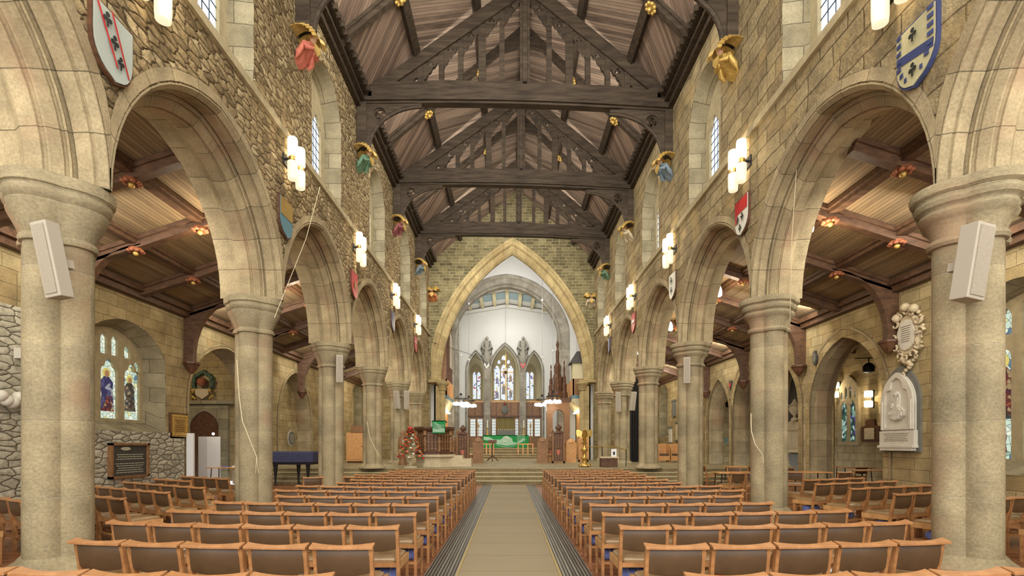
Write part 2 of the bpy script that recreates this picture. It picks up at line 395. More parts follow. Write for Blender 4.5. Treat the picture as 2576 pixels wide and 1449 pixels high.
def reveal(mb, mp, op, t0, t1, g0=0.0, g1=0.0, n=10, sill=True):
    a = outline(op, g0, n); b = outline(op, g1, n)
    k = len(a); L = 0
    for i in range(k-1 if not sill else k):
        j = (i+1) % k; d = math.dist(a[i], a[j]); T = abs(t1-t0)
        mb.quad(mp(a[i][0], t0, a[i][1]), mp(a[j][0], t0, a[j][1]), mp(b[j][0], t1, b[j][1]), mp(b[i][0], t1, b[i][1]), uv=[(0, L), (0, L+d), (T, L+d), (T, L)]); L += d
def sweep_arch(mb, mp, op, prof, n=14, legs=True, clamp=None):
    """prof: list of (radial growth, depth) swept round the arch"""
    cols = []
    for g, t in prof:
        p = arch_line(op['c'], op['h'], op['zs'], op['co'], n, g, op.get('kz', 1.0))
        if legs: p = [(op['c']+op['h']+g, op['zb'])]+p+[(op['c']-op['h']-g, op['zb'])]
        if clamp: p = [(max(op['c']-clamp, min(op['c']+clamp, s)), z) for s, z in p]
        cols.append([mp(s, t, z) for s, z in p])
    k = len(cols[0]); ref = arch_line(op['c'], op['h'], op['zs'], op['co'], n, 0, op.get('kz', 1.0))
    if legs: ref = [(op['c']+op['h'], op['zb'])]+ref+[(op['c']-op['h'], op['zb'])]
    Ls = [0]
    for i in range(k-1): Ls.append(Ls[-1]+math.dist(ref[i], ref[i+1]))
    W = [0]
    for i in range(len(prof)-1): W.append(W[-1]+math.dist(prof[i], prof[i+1]))
    for i in range(len(prof)-1):
        for j in range(k-1):
            mb.quad(cols[i][j], cols[i][j+1], cols[i+1][j+1], cols[i+1][j], uv=[(W[i], Ls[j]), (W[i], Ls[j+1]), (W[i+1], Ls[j+1]), (W[i+1], Ls[j])])
def light_hole(c, h, zb, zs, co=None, cusp=.22, n=9):
    co = h*.6 if co is None else co
    pts = arch_line(c, h, zs, co, n); m = len(pts)-1; out = []
    for i, (s, z) in enumerate(pts):
        t = i/m; k = cusp*h*(max(0, 1-abs(t-.27)/.09)+max(0, 1-abs(t-.73)/.09))
        d = Vector((c-s, zs-z)); 
        if d.length > 1e-6: d.normalize()
        out.append((s+d.x*k, z+d.y*k))
    return [(c+h, zb)]+out+[(c-h, zb)]
def mpL(X): return lambda s, t, z: (X-t, s, z)     # wall on the left whose face is at x = X
def mpR(X): return lambda s, t, z: (X+t, s, z)
def mpE(Y): return lambda s, t, z: (s, Y+t, z)     # wall facing the camera
# ================================================================== setting
XL, XR = -5.07, 5.42           # nave faces of the two arcade walls
PLX, PRX = -5.72, 5.82         # pier centres
PY = [1.52+4.94*i for i in range(7)]; PY[6] = 31.1
TY = [12.2, 17.0, 22.3, 27.6]
RX, RZ = 0.6, 17.78            # ridge
def roofz(x): return 13.1+(x-XL)*(RZ-13.1)/(RX-XL) if x < RX else 13.15+(XR-x)*(RZ-13.15)/(XR-RX)

# floor
fl = struct(MB().box(-16, 15.5, -4, 20.2, -.3, 0).build('floor', 'block'))
MB().box(-.88, 1.0-.06, -4, 20.2, 0, .006).build('paving', 'path', fl)
for x0, x1, e in ((-1.02, -.64, -.645), (.62, 1.0, .60)):
    MB().box(x0, x1, -4, 20.0, 0, .011).build('grating', 'grate', fl)
    MB().box(e, e+.03, -4, 20.1, 0, .016).build('edging_strip', 'edge', fl)
MB().box(-6.4, -5.05, -4, 20.2, 0, .004).build('paving', 'step', fl)
MB().box(5.2, 6.5, -4, 20.2, 0, .004).build('paving', 'step', fl)
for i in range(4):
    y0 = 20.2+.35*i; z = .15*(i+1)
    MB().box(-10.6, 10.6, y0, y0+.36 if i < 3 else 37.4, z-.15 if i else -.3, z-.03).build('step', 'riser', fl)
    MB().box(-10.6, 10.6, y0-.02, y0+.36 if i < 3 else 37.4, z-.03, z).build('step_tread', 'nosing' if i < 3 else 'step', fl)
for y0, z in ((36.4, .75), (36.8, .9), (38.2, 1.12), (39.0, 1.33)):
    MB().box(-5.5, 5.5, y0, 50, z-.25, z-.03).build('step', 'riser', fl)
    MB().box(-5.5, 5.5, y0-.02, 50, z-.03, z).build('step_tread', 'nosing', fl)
MB().box(-10.6, 10.6, 21.6, 30, .55, .602).build('platform_paving', 'step', fl)

# arcade walls
ARC = [dict(c=(PY[i]+PY[i+1])/2, h=(PY[i+1]-PY[i])/2-.32, zb=4.8, zs=4.8, co=.21) for i in range(6)]
CLC = [3.7, 8.95, 14.2, 19.6, 24.9, 30.0]
CLR = [dict(c=c, h=1.15, zb=8.7, zs=10.85, co=.06, sill=1) for c in CLC]
def arcade(side):
    mp = mpL(XL) if side == 'left' else mpR(XR); T = 1.3 if side == 'left' else 1.04
    mb = MB(); wall_face(mb, mp, -1, 32.3, 4.8, 13.1, ARC+CLR, 0, grow=0.0) if False else None
    ops = [dict(o, h=o['h']+.32, co=o['co']) for o in ARC]+CLR
    wall_face(mb, mp, -1, 32.3, 4.8, 13.12, ops, 0)
    wl = struct(mb.build('wall_'+side+'_nave', 'rubble' if side == 'left' else 'ashlar_right'))
    mb = MB(); wall_face(mb, mp, -1, 32.3, 4.8, 13.12, [dict(o, h=o['h']+.14) for o in ARC]+[dict(o, h=.8, zb=9.0, zs=10.7) for o in CLR], T)
    mb.quad(mp(-1, 0, 13.12), mp(32.3, 0, 13.12), mp(32.3, T, 13.12), mp(-1, T, 13.12))
    mb.quad(mp(-1, 0, 4.8), mp(-1, T, 4.8), mp(-1, T, 13.12), mp(-1, 0, 13.12))
    mb.build('rear_face', 'ashlar', wl)
    mb = MB()
    for o in CLR:
        a = outline(o); b = outline(dict(o, h=.8, zb=9.0, zs=10.7))
        for i in range(len(a)):
            j = (i+1) % len(a); d = math.dist(a[i], a[j])
            mb.quad(mp(a[i][0], 0, a[i][1]), mp(a[j][0], 0, a[j][1]), mp(b[j][0], T, b[j][1]), mp(b[i][0], T, b[i][1]), uv=[(0, a[i][1]), (0, a[j][1]), (T, a[j][1]), (T, a[i][1])])
    mb.build('window_reveals', 'reveal', wl)
    # projecting string course at sill level, broken by the window sills
    mb = MB(); x0 = mp(0, -.07, 0)[0]; x1 = mp(0, .01, 0)[0]
    mb.box(min(x0, x1), max(x0, x1), -1, 32.2, 8.5, 8.66); mb.build('string_course', 'tracery', wl)
    k = T/1.3
    prof = [(.5, -.012), (.34, -.014), (.34, .03), (.32, .03), (.315, -.012), (.295, -.012), (.245, .06), (.235, .075), (.262, .10), (.262, .12), (.23, .13), (.23, .32), (.275, .335), (.275, .355), (.21, .36), (.18, .35), (.165, .37), (.19, .395), (.165, .41), (.13, .405), (.03, .48), (.02, .5), (.045, .53), (.03, .555), (0, .56), (0, .77), (.1, .90), (.14, .95), (.14, 1.3)]
    prof = [(g, t*k if t > 0 else t) for g, t in prof]
    for i, o in enumerate(ARC):
        mb = MB(); half = (PY[i+1]-PY[i])/2
        sweep_arch(mb, mp, o, prof, 14, legs=False, clamp=half)
        a = mb.build('pointed_arch', 'voussoir', None)
        tag(a, '%s pointed stone arch of the %s arcade, counted from the camera' % (ORD[i], side), 'arch', 'arcade arches')
    return wl
arcade('left'); arcade('right')

# piers
def quat(cx, cy, z, d, n=48):
    r = .21+d; o = .19; pts = []
    for k in range(n):
        a = 2*PI*k/n; de = (a+PI/4) % (PI/2)-PI/4; q = r*r-(o*math.sin(de))**2
        p = o*math.cos(de)+math.sqrt(max(0, q)); pts.append((cx+p*math.cos(a), cy+p*math.sin(a), z))
    return pts
CAPL = [(0, 4.02), (.035, 4.03), (.045, 4.07), (.03, 4.11), (.005, 4.13), (.03, 4.2), (.07, 4.3), (.12, 4.4), (.145, 4.46), (.15, 4.49), (.13, 4.5), (.17, 4.54), (.19, 4.6), (.18, 4.64), (.215, 4.66), (.225, 4.72), (.22, 4.79), (.2, 4.8)]
CAPR = [(0, 4.05), (.04, 4.06), (.06, 4.1), (.04, 4.15), (.01, 4.17), (.02, 4.25), (.06, 4.34), (.09, 4.38), (.12, 4.4), (.14, 4.45), (.12, 4.5), (.13, 4.52), (.17, 4.54), (.19, 4.59), (.17, 4.63), (.17, 4.65), (.22, 4.68), (.235, 4.74), (.22, 4.79), (.2, 4.8)]
BASE = [(.16, 0), (.16, .05), (.13, .08), (.1, .1), (.06, .13), (.03, .17), (0, .2)]
def pier(x, y, label, cap, base=0):
    t = thing('stone_pier', label, 'pier', (x, y, base), 'arcade piers')
    def uvf(z): return lambda i, k: (k*.05, z[i])
    def prt(prof, name, mat):
        mb = MB(); zz = [q[1] for q in prof]; mb.skin([quat(x, y, q[1], q[0]) for q in prof], True, uvf=uvf(zz)); mb.build(name, mat, t, smooth=40)
    bb = base
    prt([(d, z+bb) for d, z in BASE], 'base', 'pier')
    zs = [bb+.2]; 
    while zs[-1] < cap[0][1]-.35: zs.append(zs[-1]+.5)
    prt([(0, z) for z in zs]+[(0, cap[0][1])], 'shaft', 'pier'); prt(cap, 'capital', 'pier')
for i, y in enumerate(PY):
    b = .6 if y > 21.25 else (.45 if y > 21.2 else 0)
    for s, x, cap in (('left', PLX, CAPL), ('right', PRX, CAPR)):
        pier(x, y, '%s clustered stone pier of the %s arcade, counted from the front of the view' % (ORD[i-1], s) if i else 'clustered stone pier of the %s arcade beside the camera' % s, cap, b)

# east wall of the nave with the chancel arch
CH = dict(c=.2, h=4.58, zb=.6, zs=5.6, co=5.05)
mp = mpE(32.2); mb = MB()
gz = lambda s: roofz(s)+.05
gz.brk = [RX]
wall_face(mb, mp, XL-.05, XR+.05, .6, gz, [dict(CH, h=CH['h']+.62)], 0)
we = struct(mb.build('wall_east', 'gable'))
mb = MB(); wall_face(mb, mp, XL-.05, XR+.05, .6, gz, [dict(CH, h=CH['h']+.3)], 1.0); mb.build('rear_face', 'white', we)
mb = MB(); sweep_arch(mb, mp, dict(CH, zb=5.6), [(.78, -.03), (.62, -.03), (.62, 0), (.5, .0), (.42, .1), (.4, .2), (.28, .24), (.1, .3), (0, .42), (0, .6), (.3, 1.0)], 24, legs=False, clamp=5.15)
tag(mb.build('chancel_arch', 'chancel'), 'tall pointed stone arch opening into the chancel', 'arch')
for s in (-1, 1):
    t = thing('attached_column', 'stone column carrying the %s foot of the chancel arch' % ('left' if s < 0 else 'right'), 'column', (.2+s*4.72, 32.3, .6))
    x = .2+s*4.72
    MB().box(x-.12 if s < 0 else x-.3, x+.3 if s < 0 else x+.12, 32.05, 33.2, .6, 5.3).build('pilaster', 'chancel', t)
    MB().lathe([(.3, .6), (.3, .75), (.22, .85), (.2, .9), (.2, 5.0)], (x-s*.28, 32.2, 0), 20).build('shaft', 'chancel', t, smooth=40)
    MB().lathe([(.22, 5.0), (.27, 5.03), (.22, 5.07), (.24, 5.15), (.34, 5.35), (.42, 5.42), (.42, 5.5)], (x-s*.28, 32.2, 0), 20, fold=.08, nf=8).build('capital', 'chancel', t, smooth=40)
    MB().box(x-.55, x+.5, 31.85, 33.2, 5.5, 5.66).build('abacus', 'chancel', t)

# nave roof boards: ceiling
mb = MB(); 
def slope(mb, xa, xb, y0, y1):
    za, zb_ = roofz(xa), roofz(xb); L = math.hypot(xb-xa, zb_-za); n = 1
    u0 = math.hypot(xa-(XL if xb <= RX+.01 and xa < RX else XR), za-13.1)
    mb.quad((xa, y0, za), (xa, y1, za), (xb, y1, zb_), (xb, y0, zb_), uv=[(y0, u0), (y1, u0), (y1, u0+L), (y0, u0+L)])
slope(mb, XL-.4, -3.11, -1, 32.4); slope(mb, XR+.4, 4.0, -1, 32.4)
cl = struct(mb.build('ceiling', 'board_lo'))
mb = MB(); slope(mb, -3.11, RX, -1, 32.4); slope(mb, 4.0, RX, -1, 32.4); mb.build('upper_boards', 'board_hi', cl)
mb = MB(); mb.quad((XL-.5, -1, roofz(XL)-.2), (XL-.5, 32.4, roofz(XL)-.2), (RX, 32.4, RZ+.3), (RX, -1, RZ+.3)); mb.quad((XR+.5, -1, roofz(XR)-.2), (XR+.5, 32.4, roofz(XR)-.2), (RX, 32.4, RZ+.3), (RX, -1, RZ+.3)); mb.build('roof_back', 'oakY', cl)
def ybeam(name, x, w_, d_, y0=-1, y1=32.2, par=cl, mat='oakY', drop=0):
    mb = MB(); z = roofz(x)-drop; sl = (roofz(x+.01)-roofz(x-.01))/.02; a = math.atan(sl); R = Matrix.Rotation(-a, 3, 'Y')
    mb.obox((x, (y0+y1)/2, z-d_/2), (w_, y1-y0, d_), R); mb.obox((x, (y0+y1)/2, z-d_*.25), (w_*1.5, y1-y0, d_*.5), R)
    return mb.build(name, mat, par)
for x in (-3.11, 4.05, -1.1, 2.42): ybeam('purlin', x, .2, .26)
MB().box(RX-.14, RX+.14, -1, 32.2, RZ-.4, RZ-.05).build('ridge_beam', 'oakY', cl)
for s, x, z in (('left', XL, 13.0), ('right', XR, 12.95)):
    sg = 1 if s == 'left' else -1; mb = MB()
    for j, (p, q0, q1) in enumerate([(.16, -.22, -.02), (.28, .0, .12), (.42, .14, .3), (.3, -.05, .02)]):
        mb.box(min(x, x+sg*p), max(x, x+sg*p), -1, 32.2, z+q0, z+q1)
    mb.build('wall_plate_moulding', 'oakY', cl)
    mb = MB()
    for k in range(90):
        y = 7+k*.28; mb.box(*sorted((x+sg*.40, x+sg*.52)), y, y+.1, z+.1, z+.26)
    mb.build('cresting', 'oakY', cl)
# intermediate rafters with arched collar
def rafter(y, label):
    t = thing('arched_rafter', label, 'roof rafter', (RX, y, 13.1), 'intermediate roof frames')
    for xa, xb in ((XL, RX), (XR, RX)):
        mb = MB(); mb.bar((xa, y, roofz(xa)-.12), (xb, y, roofz(xb)-.12), .2, .24); mb.bar((xa, y, roofz(xa)-.05), (xb, y, roofz(xb)-.05), .34, .1)
        mb.build('rafter', 'oak', t)
    out = [(-1.25, roofz(-1.25)-.05), (RX, RZ-.05), (2.45, roofz(2.45)-.05)]
    inn = [(2.45-(3.7)*k/12, 16.0-.05+1.0*math.sin(PI*k/12)**.8+(.0)) for k in range(13)]
    MB().plate([out+inn], lambda a, b, q: (a, y+q, b), -.09, .09).build('arched_collar', 'oak', t)
for i, y in enumerate((9.5, 14.6, 19.7, 25.0, 29.9)): rafter(y, '%s dark oak rafter pair with arched collar below the ridge' % ORD[i])

# tie-beam trusses
def zb(x): return 12.97-(x+5)*.025
def zt(x): return 13.55+.17*math.cos((x-.2)/5.3*PI/2)*1.0-(x+5)*.028+.02*math.sin(x*2.3)
def prl(x): return 13.55+(x+4.45)*.712 if x < RX-.05 else 13.25+(5.31-x)*.80     # top edge of principals
def truss(y):
    t = thing('roof_truss', 'x', 'roof truss', (0, 0, 0), 'tie beam trusses')
    mpt = lambda a, b, q: (a, q, b); n = 40; xs = [-5.15+10.7*k/n for k in range(n+1)]
    MB().plate([[(x, zb(x)+.12*math.cos((x-.2)/5.3*PI/2)-.12*0) for x in xs]+[(x, zt(x)) for x in reversed(xs)]], mpt, -.2, .2).build('tie_beam', 'oak', t, bevel=.02)
    MB().plate([[(x, zb(x)+.12*math.cos((x-.2)/5.3*PI/2)-.07) for x in xs]+[(x, zb(x)+.12*math.cos((x-.2)/5.3*PI/2)) for x in reversed(xs)]], mpt, -.13, .13).build('beam_moulding', 'oak', t)
    MB().box(.36, .68, -.14, .14, 13.5, 17.5).box(.45, .59, -.2, .2, 13.5, 17.4).build('king_post', 'oak', t)
    for xa, xb in ((-4.75, RX), (5.45, RX)):
        th = .4; MB().plate([[(xa, prl(xa)), (xb, 17.1), (xb, 17.1-th-.1), (xa+(.55 if xa < 0 else -.5), prl(xa)-.02)]], mpt, -.15, .15).build('principal_rafter', 'oak', t, bevel=.015)
    pw = lambda x: prl(x)-.46
    SX = [-2.97, -2.26, -1.62, -.9, -.24, 1.33, 2.0, 2.62, 3.28, 3.93]
    for k, x in enumerate(SX):
        wd = .085 if k not in (3, 6) else .12
        MB().box(x-wd, x+wd, -.08, .08, 13.5-(x+5)*.02, prl(x)-.2).build('stud', 'oak', t)
    ed = [-3.75]+SX[:5]+[.36]; er = [.68]+SX[5:]+[4.7]
    for lst in (ed, er):
        for xa, xb in zip(lst, lst[1:]):
            m = 10; lo = []
            up = pw(xb) > pw(xa); A = (xa, xb) if up else (xb, xa)      # A[0] low end
            for k in range(m+1):
                f = k/m; x = A[1]+(A[0]-A[1])*f
                top = pw(x)+.1; dep = .3+.42*f**1.6; cus = .07*(k % 2)
                lo.append((x, max(13.62-(x+5)*.02, top-dep-cus)))
            hi = [(A[0], pw(A[0])+.1), (A[1], pw(A[1])+.1)]
            xm = A[0]*.52+A[1]*.48; zm = pw(xm)-.12; r = .08
            poly = hi+lo; holes = []
            if pw(xm)-13.6 > .45:
                tre = []
                for q in range(24):
                    a = 2*PI*q/24; tre.append((xm+r*(1+.45*math.cos(3*a-PI/2*3))*math.cos(a), zm+r*(1+.45*math.cos(3*a-PI/2*3))*math.sin(a)))
                holes = [tre]
            MB().plate([poly]+holes, mpt, -.05, .05).build('pierced_tracery', 'oak', t)
    for sg, xw, zp, z0 in ((1, -5.06, 11.43, 12.95), (-1, 5.5, 11.15, 12.7)):
        MB().box(*sorted((xw, xw+sg*.33)), -.17, .17, zp, z0).build('wall_post', 'oak', t, bevel=.015)
        x0 = xw+sg*.33; x1 = xw+sg*2.15; arc = []
        for k in range(15):
            a = PI/2*k/14; arc.append((x1-(x1-x0-sg*.04)*math.cos(a)**.9 if False else x1-(x1-x0-sg*.05)*math.cos(a), zp+.05+(z0-.12-zp)*math.sin(a)))
        poly = [(x0, zp)]+arc+[(x1, z0+.03), (x0, z0+.03)]
        cx, cz, r = x0+sg*.42, z0-.36, .2
        cb = MB().plate([poly, [(cx+r*math.cos(2*PI*q/18), cz+r*math.sin(2*PI*q/18)) for q in range(18)]], mpt, -.09, .09).build('curved_brace', 'oak', t)
        MB().tube([(a, -.0, b) for a, b in arc], .07, 6).build('brace_moulding', 'oak', cb)
        mb = MB(); mb.tube([(cx+r*math.cos(2*PI*q/18), 0, cz+r*math.sin(2*PI*q/18)) for q in range(19)], .03, 6)
        for q in range(4):
            a = PI/2*q+.4; mb.tube([(cx, 0, cz), (cx+r*.5*math.cos(a+.5), 0, cz+r*.5*math.sin(a+.5)), (cx+r*math.cos(a), 0, cz+r*math.sin(a))], .028, 5)
        mb.build('quatrefoil_roundel', 'oak', cb)
    return t
tr0 = truss(0)
for i, y in enumerate(TY):
    t = tr0 if i == 0 else dup(tr0); t.location = (0, y, 0)
    relabel(t, '%s dark oak tie beam truss from the camera, with king post and pierced tracery' % ORD[i])

# aisles -----------------------------------------------------------
def aisz(x): return 5.95+.325*(10.5-abs(x))
WL = [dict(c=14.0, h=1.55, zb=1.95, zs=3.85, co=.15, kz=.68, sill=1, zw=0), dict(c=19.0, h=2.3, zb=0, zs=3.1, co=.15, kz=.84),
      dict(c=25.05, h=1.9, zb=0, zs=2.7, co=.6), dict(c=35.2, h=1.1, zb=2.75, zs=4.9, co=.3, kz=.7, sill=1)]
WR = [dict(c=10.6, h=1.6, zb=.95, zs=3.95, co=.15, kz=.62, sill=1)]+[dict(c=c, h=h, zb=0, zs=zs, co=co) for c, h, zs, co in ((16.05, 1.75, 2.85, .4), (20.0, 1.5, 2.9, .6), (22.85, 1.08, 3.1, 1.0), (25.6, 1.3, 2.9, .85))]+[dict(c=34.6, h=1.1, zb=2.1, zs=4.7, co=.3, kz=.7, sill=1)]
for side, mp, ops in (('left', mpL(-10.5), WL), ('right', mpR(10.5), WR)):
    mb = MB(); wall_face(mb, mp, -1, 37.2, 0, 5.98, ops, 0); wa = struct(mb.build('wall_%s_aisle' % side, 'ashlar'))
    inner = []
    mb = MB()
    for k, o in enumerate(ops):
        if o.get('sill'):
            g = -.3 if o['h'] > 1.2 else -.2; reveal(mb, mp, o, 0, .55, 0, g); o2 = dict(o, h=o['h']+g, zb=o['zb']+.3); inner.append(dict(o2, sill=1))
        else: inner.append(dict(o, h=o['h']-.0))
    mb.build('window_reveals', 'reveal', wa)
    mb = MB(); wall_face(mb, mp, -1, 37.2, 0, 5.98, [o for o in ops], .85); mb.quad(mp(-1, 0, 0), mp(-1, .85, 0), mp(-1, .85, 5.98), mp(-1, 0, 5.98)); mb.build('rear_face', 'ashlar', wa)
    for o in ops:
        if not o.get('sill'):
            mb = MB(); P = [(.34, -.03), (.26, -.03), (.2, .05), (.1, .12), (.08, .2), (0, .26), (0, .6), (.1, .85)]
            if side == 'left': P = [(.16, -.03), (.1, -.03), (.04, .06), (0, .12), (0, .85)]
            sweep_arch(mb, mp, o, P, 14); a = mb.build('aisle_arch', 'voussoir')
            k = [q for q in ops if not q.get('sill')].index(o)
            tag(a, ('moulded stone archway in the %s aisle wall, %s from the camera' % (side, ORD[k])) , 'arch', 'aisle wall arches')
    # roof
    sg = -1 if side == 'left' else 1; xa, xb = sg*10.55, sg*6.3
    mb = MB(); L = math.hypot(4.25, aisz(xb)-aisz(xa))
    mb.quad((xa, -1, aisz(xa)), (xa, 37.2, aisz(xa)), (xb, 37.2, aisz(xb)), (xb, -1, aisz(xb)), uv=[(-1, 0), (37.2, 0), (37.2, L), (-1, L)])
    mb.quad((xa, -1, aisz(xa)+.2), (xa, 37.2, aisz(xa)+.2), (xb, 37.2, aisz(xb)+.2), (xb, -1, aisz(xb)+.2))
    ce = struct(mb.build('ceiling_%s_aisle' % side, 'board_aisle'))
    for x in (sg*7.35, sg*8.88):
        MB().box(x-.1, x+.1, -1, 37, aisz(x)-.16, aisz(x)+.02).box(x-.16, x+.16, -1, 37, aisz(x)-.07, aisz(x)+.02).build('longitudinal_rib', 'beam', ce)
    MB().box(*sorted((sg*10.5, sg*10.3)), -1, 37, aisz(10.4)-.3, aisz(10.4)-.02).box(*sorted((sg*10.5, sg*10.18)), -1, 37, aisz(10.4)-.14, aisz(10.3)-.02).build('cornice', 'beam', ce)
    y = 5.5 if side == 'left' else 5.2; dy = 2.2 if side == 'left' else 2.15; k = 0
    bk = None; pl = None
    while y < 33:
        t = thing('aisle_roof_beam', '%s moulded oak beam under the %s aisle roof, counted from the camera' % (ORD[k], side), 'beam', (sg*8.4, y, 5.9), 'aisle roof beams')
        mb = MB(); mb.bar((sg*10.5, y, aisz(10.5)-.14), (sg*6.4, y, aisz(6.4)-.14), .2, .26); mb.bar((sg*10.5, y, aisz(10.5)-.06), (sg*6.4, y, aisz(6.4)-.06), .3, .1); mb.build('beam', 'beam', t)
        br = (k % 2 == (1 if side == 'left' else 0)) and k > 1 if side == 'left' else k in (4, 6, 8, 10)
        if br:
            z0 = 4.15 if side == 'left' else 4.3; xw = sg*10.5
            mb = MB(); arc = []
            for q in range(11):
                a = PI/2*q/10; arc.append((sg*(10.5-.3-1.5*(1-math.cos(a))), z0+.3+(aisz(8.8)-.3-z0-.2)*math.sin(a)))
            mb.plate([[(xw, z0)]+[(sg*10.2, z0)]+arc+[(sg*8.7, aisz(8.7)-.2), (xw, aisz(10.5)-.2)]], lambda a, b, q: (a, y+q, b), -.1, .1); mb.build('curved_bracket', 'beam', t)
            MB().lathe([(.03, z0-.28), (.1, z0-.2), (.17, z0-.1), (.22, z0), (.26, z0+.04), (.26, z0+.1)], (sg*10.3, y, 0), 8, sx=1).build('corbel', 'carve', t)
        y += dy; k += 1

# rubble facing low on the left aisle wall
MB().box(-10.5, -10.44, 11.9, 16.35, 0, 1.95).box(-10.5, -10.42, 4, 11.9, 0, 4.5).build('wall_left_rubble', 'rubble_grey')
struct(bpy.data.objects['wall_left_rubble'])
# aisle end walls
for side, sg in (('left', -1), ('right', 1)):
    MB().box(*sorted((sg*10.9, sg*4.9)), 37.2, 37.6, .5, 8).build('wall_%s_aisle_end' % side, 'ashlar')
    struct(bpy.data.objects['wall_%s_aisle_end' % side])
# left porch beyond the archway
pw_ = struct(MB().box(-16, -11.35, 22.2, 22.6, 0, 6.4).build('wall_porch_east', 'ashlar'))
MB().box(-16.3, -16, 15, 22.6, 0, 6.4).build('side_wall', 'ashlar', pw_); MB().box(-16, -11.35, 15, 15.3, 0, 6.4).build('side_wall', 'ashlar', pw_)
MB().box(-16.3, -11.35, 15, 22.6, 6.3, 6.5).build('porch_ceiling', 'beam', pw_)
MB().box(-11.35, -11.2, 22.6, 27.6, 0, 6).build('wall_recess_back', 'ashlar'); struct(bpy.data.objects['wall_recess_back'])
# right outer chapel
cw = struct(MB().box(14.5, 14.8, 12, 28.4, 0, 6.4).build('wall_chapel_south', 'ashlar'))
MB().box(11.35, 14.8, 28, 28.4, 0, 6.4).box(10.9, 11.4, 28, 28.4, 0, 6.4).build('end_wall', 'ashlar', cw)
MB().box(11.35, 14.8, 12, 12.4, 0, 6.4).build('end_wall', 'ashlar', cw)
MB().box(12.2, 12.6, 19.7, 23.3, 0, 5.9).build('screen_wall', 'ashlar', cw)
MB().box(11.35, 14.8, 12, 28.4, 5.9, 6.1).build('chapel_ceiling', 'board_aisle', cw)
for i, y in enumerate((14.4, 16.6, 18.8, 21.3, 24, 26.5)):
    MB().box(11.36, 14.5, y, y+.22, 5.4, 5.88).build('chapel_roof_beam', 'beam', cw)
MB().plate([[(14.5, 3.9), (14.2, 3.95), (14.1, 4.6), (13.7, 5.2), (13.0, 5.45), (14.5, 5.45)]], lambda a, b, q: (a, 18.8+q, b), 0, .2).build('chapel_bracket', 'beam', cw)

# choir and sanctuary shell ------------------------------------------
mb = MB()
mb.box(-4.9, -4.62, 33.2, 38, .6, 16.8); cwl = struct(mb.build('wall_choir_left', 'white'))
cwr = struct(MB().box(5.0, 5.3, 33.2, 38, .6, 16.8).build('wall_choir_right', 'white'))
struct(MB().box(-5.2, 5.6, 32.9, 38.6, 16.8, 17).build('ceiling_choir', 'white'))
A2 = dict(c=-.2, h=3.95, zb=.9, zs=9.25, co=.3); mp = mpE(38.0); mb = MB()
wall_face(mb, mp, -4.9, 5.3, .6, 16.9, [dict(A2, h=A2['h']+.6)], 0); w2 = struct(mb.build('wall_sanctuary_arch', 'white'))
mb = MB(); wall_face(mb, mp, -4.9, 5.3, .6, 16.9, [A2], .9); mb.build('rear_face', 'white', w2)
mb = MB(); sweep_arch(mb, mp, A2, [(.86, 0), (.8, -.06), (.6, -.06), (.5, .05), (.2, .1), (.15, .2), (.1, .28), (0, .34), (0, .9)], 24, clamp=4.7)
tag(mb.build('sanctuary_arch', 'greystone'), 'broad grey stone arch spanning the sanctuary behind the chancel arch', 'arch')
sw = struct(MB().box(-4.75, -4.45, 38.9, 49, .6, 14.5).build('wall_sanctuary_left', 'white'))
sr = struct(MB().box(4.25, 4.55, 38.9, 49, .6, 14.5).build('wall_sanctuary_right', 'white'))
for sg, x, par in ((1, -4.45, sw), (-1, 4.25, sr)):
    for y in (39.6, 41.2, 42.8): MB().lathe([(.2, .9), (.14, 1.2), (.13, 12.6)], (x+sg*.12, y, 0), 10).build('wall_shaft', 'greystone', par, smooth=40)
mb = MB(); sc2 = lambda x: 13.75-.16*abs(x+.2)
for a, b in ((-4.6, -.2), (-.2, 4.4)): mb.quad((a, 38.8, sc2(a)), (b, 38.8, sc2(b)), (b, 48.5, sc2(b)), (a, 48.5, sc2(a)))
sc_ = struct(mb.build('ceiling_sanctuary', 'white'))
M['skyblue'] = simple('pale_blue_panel', rgb(132,152,156), .8)
for k in range(-4, 4):
    a = -.2+k*1.05+.2; b = a+.72
    mb = MB(); mb.add([(a, 40.3, sc2(a)-.04), (b, 40.3, sc2(b)-.04), (b, 42.2, sc2(b)-.04), (a, 42.2, sc2(a)-.04)], [(0, 1, 2, 3)]); mb.build('blue_panel', 'skyblue', sc_)
    MB().box(a-.3, a-.04, 39, 43.9, sc2(a)-.2, sc2(a)).build('ceiling_rib', 'cream', sc_)
MB().plate([[(-4.45, 12.7), (-.2, 13.4), (4.25, 12.7), (4.25, 12.95), (-.2, 13.65), (-4.45, 12.95)]], lambda a, b, q: (a, 43.6+q, b), 0, .4).build('gable_moulding', 'white', sc_)
EA = [dict(c=-.36, h=1.26, zb=1.3, zs=7.7, co=1.9), dict(c=-2.9, h=.7, zb=1.3, zs=7.9, co=1.6), dict(c=2.15, h=.68, zb=1.3, zs=7.9, co=1.6)]
mp = mpE(44.0); mb = MB(); wall_face(mb, mp, -4.5, 4.3, 1.3, 14, EA, 0); wea = struct(mb.build('wall_east_arcade', 'white'))
mb = MB(); wall_face(mb, mp, -4.5, 4.3, 1.3, 14, EA, .6); mb.build('rear_face', 'white', wea)
for i, o in enumerate(EA):
    mb = MB(); sweep_arch(mb, mp, o, [(.2, -.05), (.12, -.1), (.04, 0), (0, .1), (0, .6)], 14)
    tag(mb.build('lancet_arch', 'greystone'), 'slender grey pointed arch behind the altar, %s' % ('the tall middle one', 'the left one', 'the right one')[i], 'arch', 'east end arches')
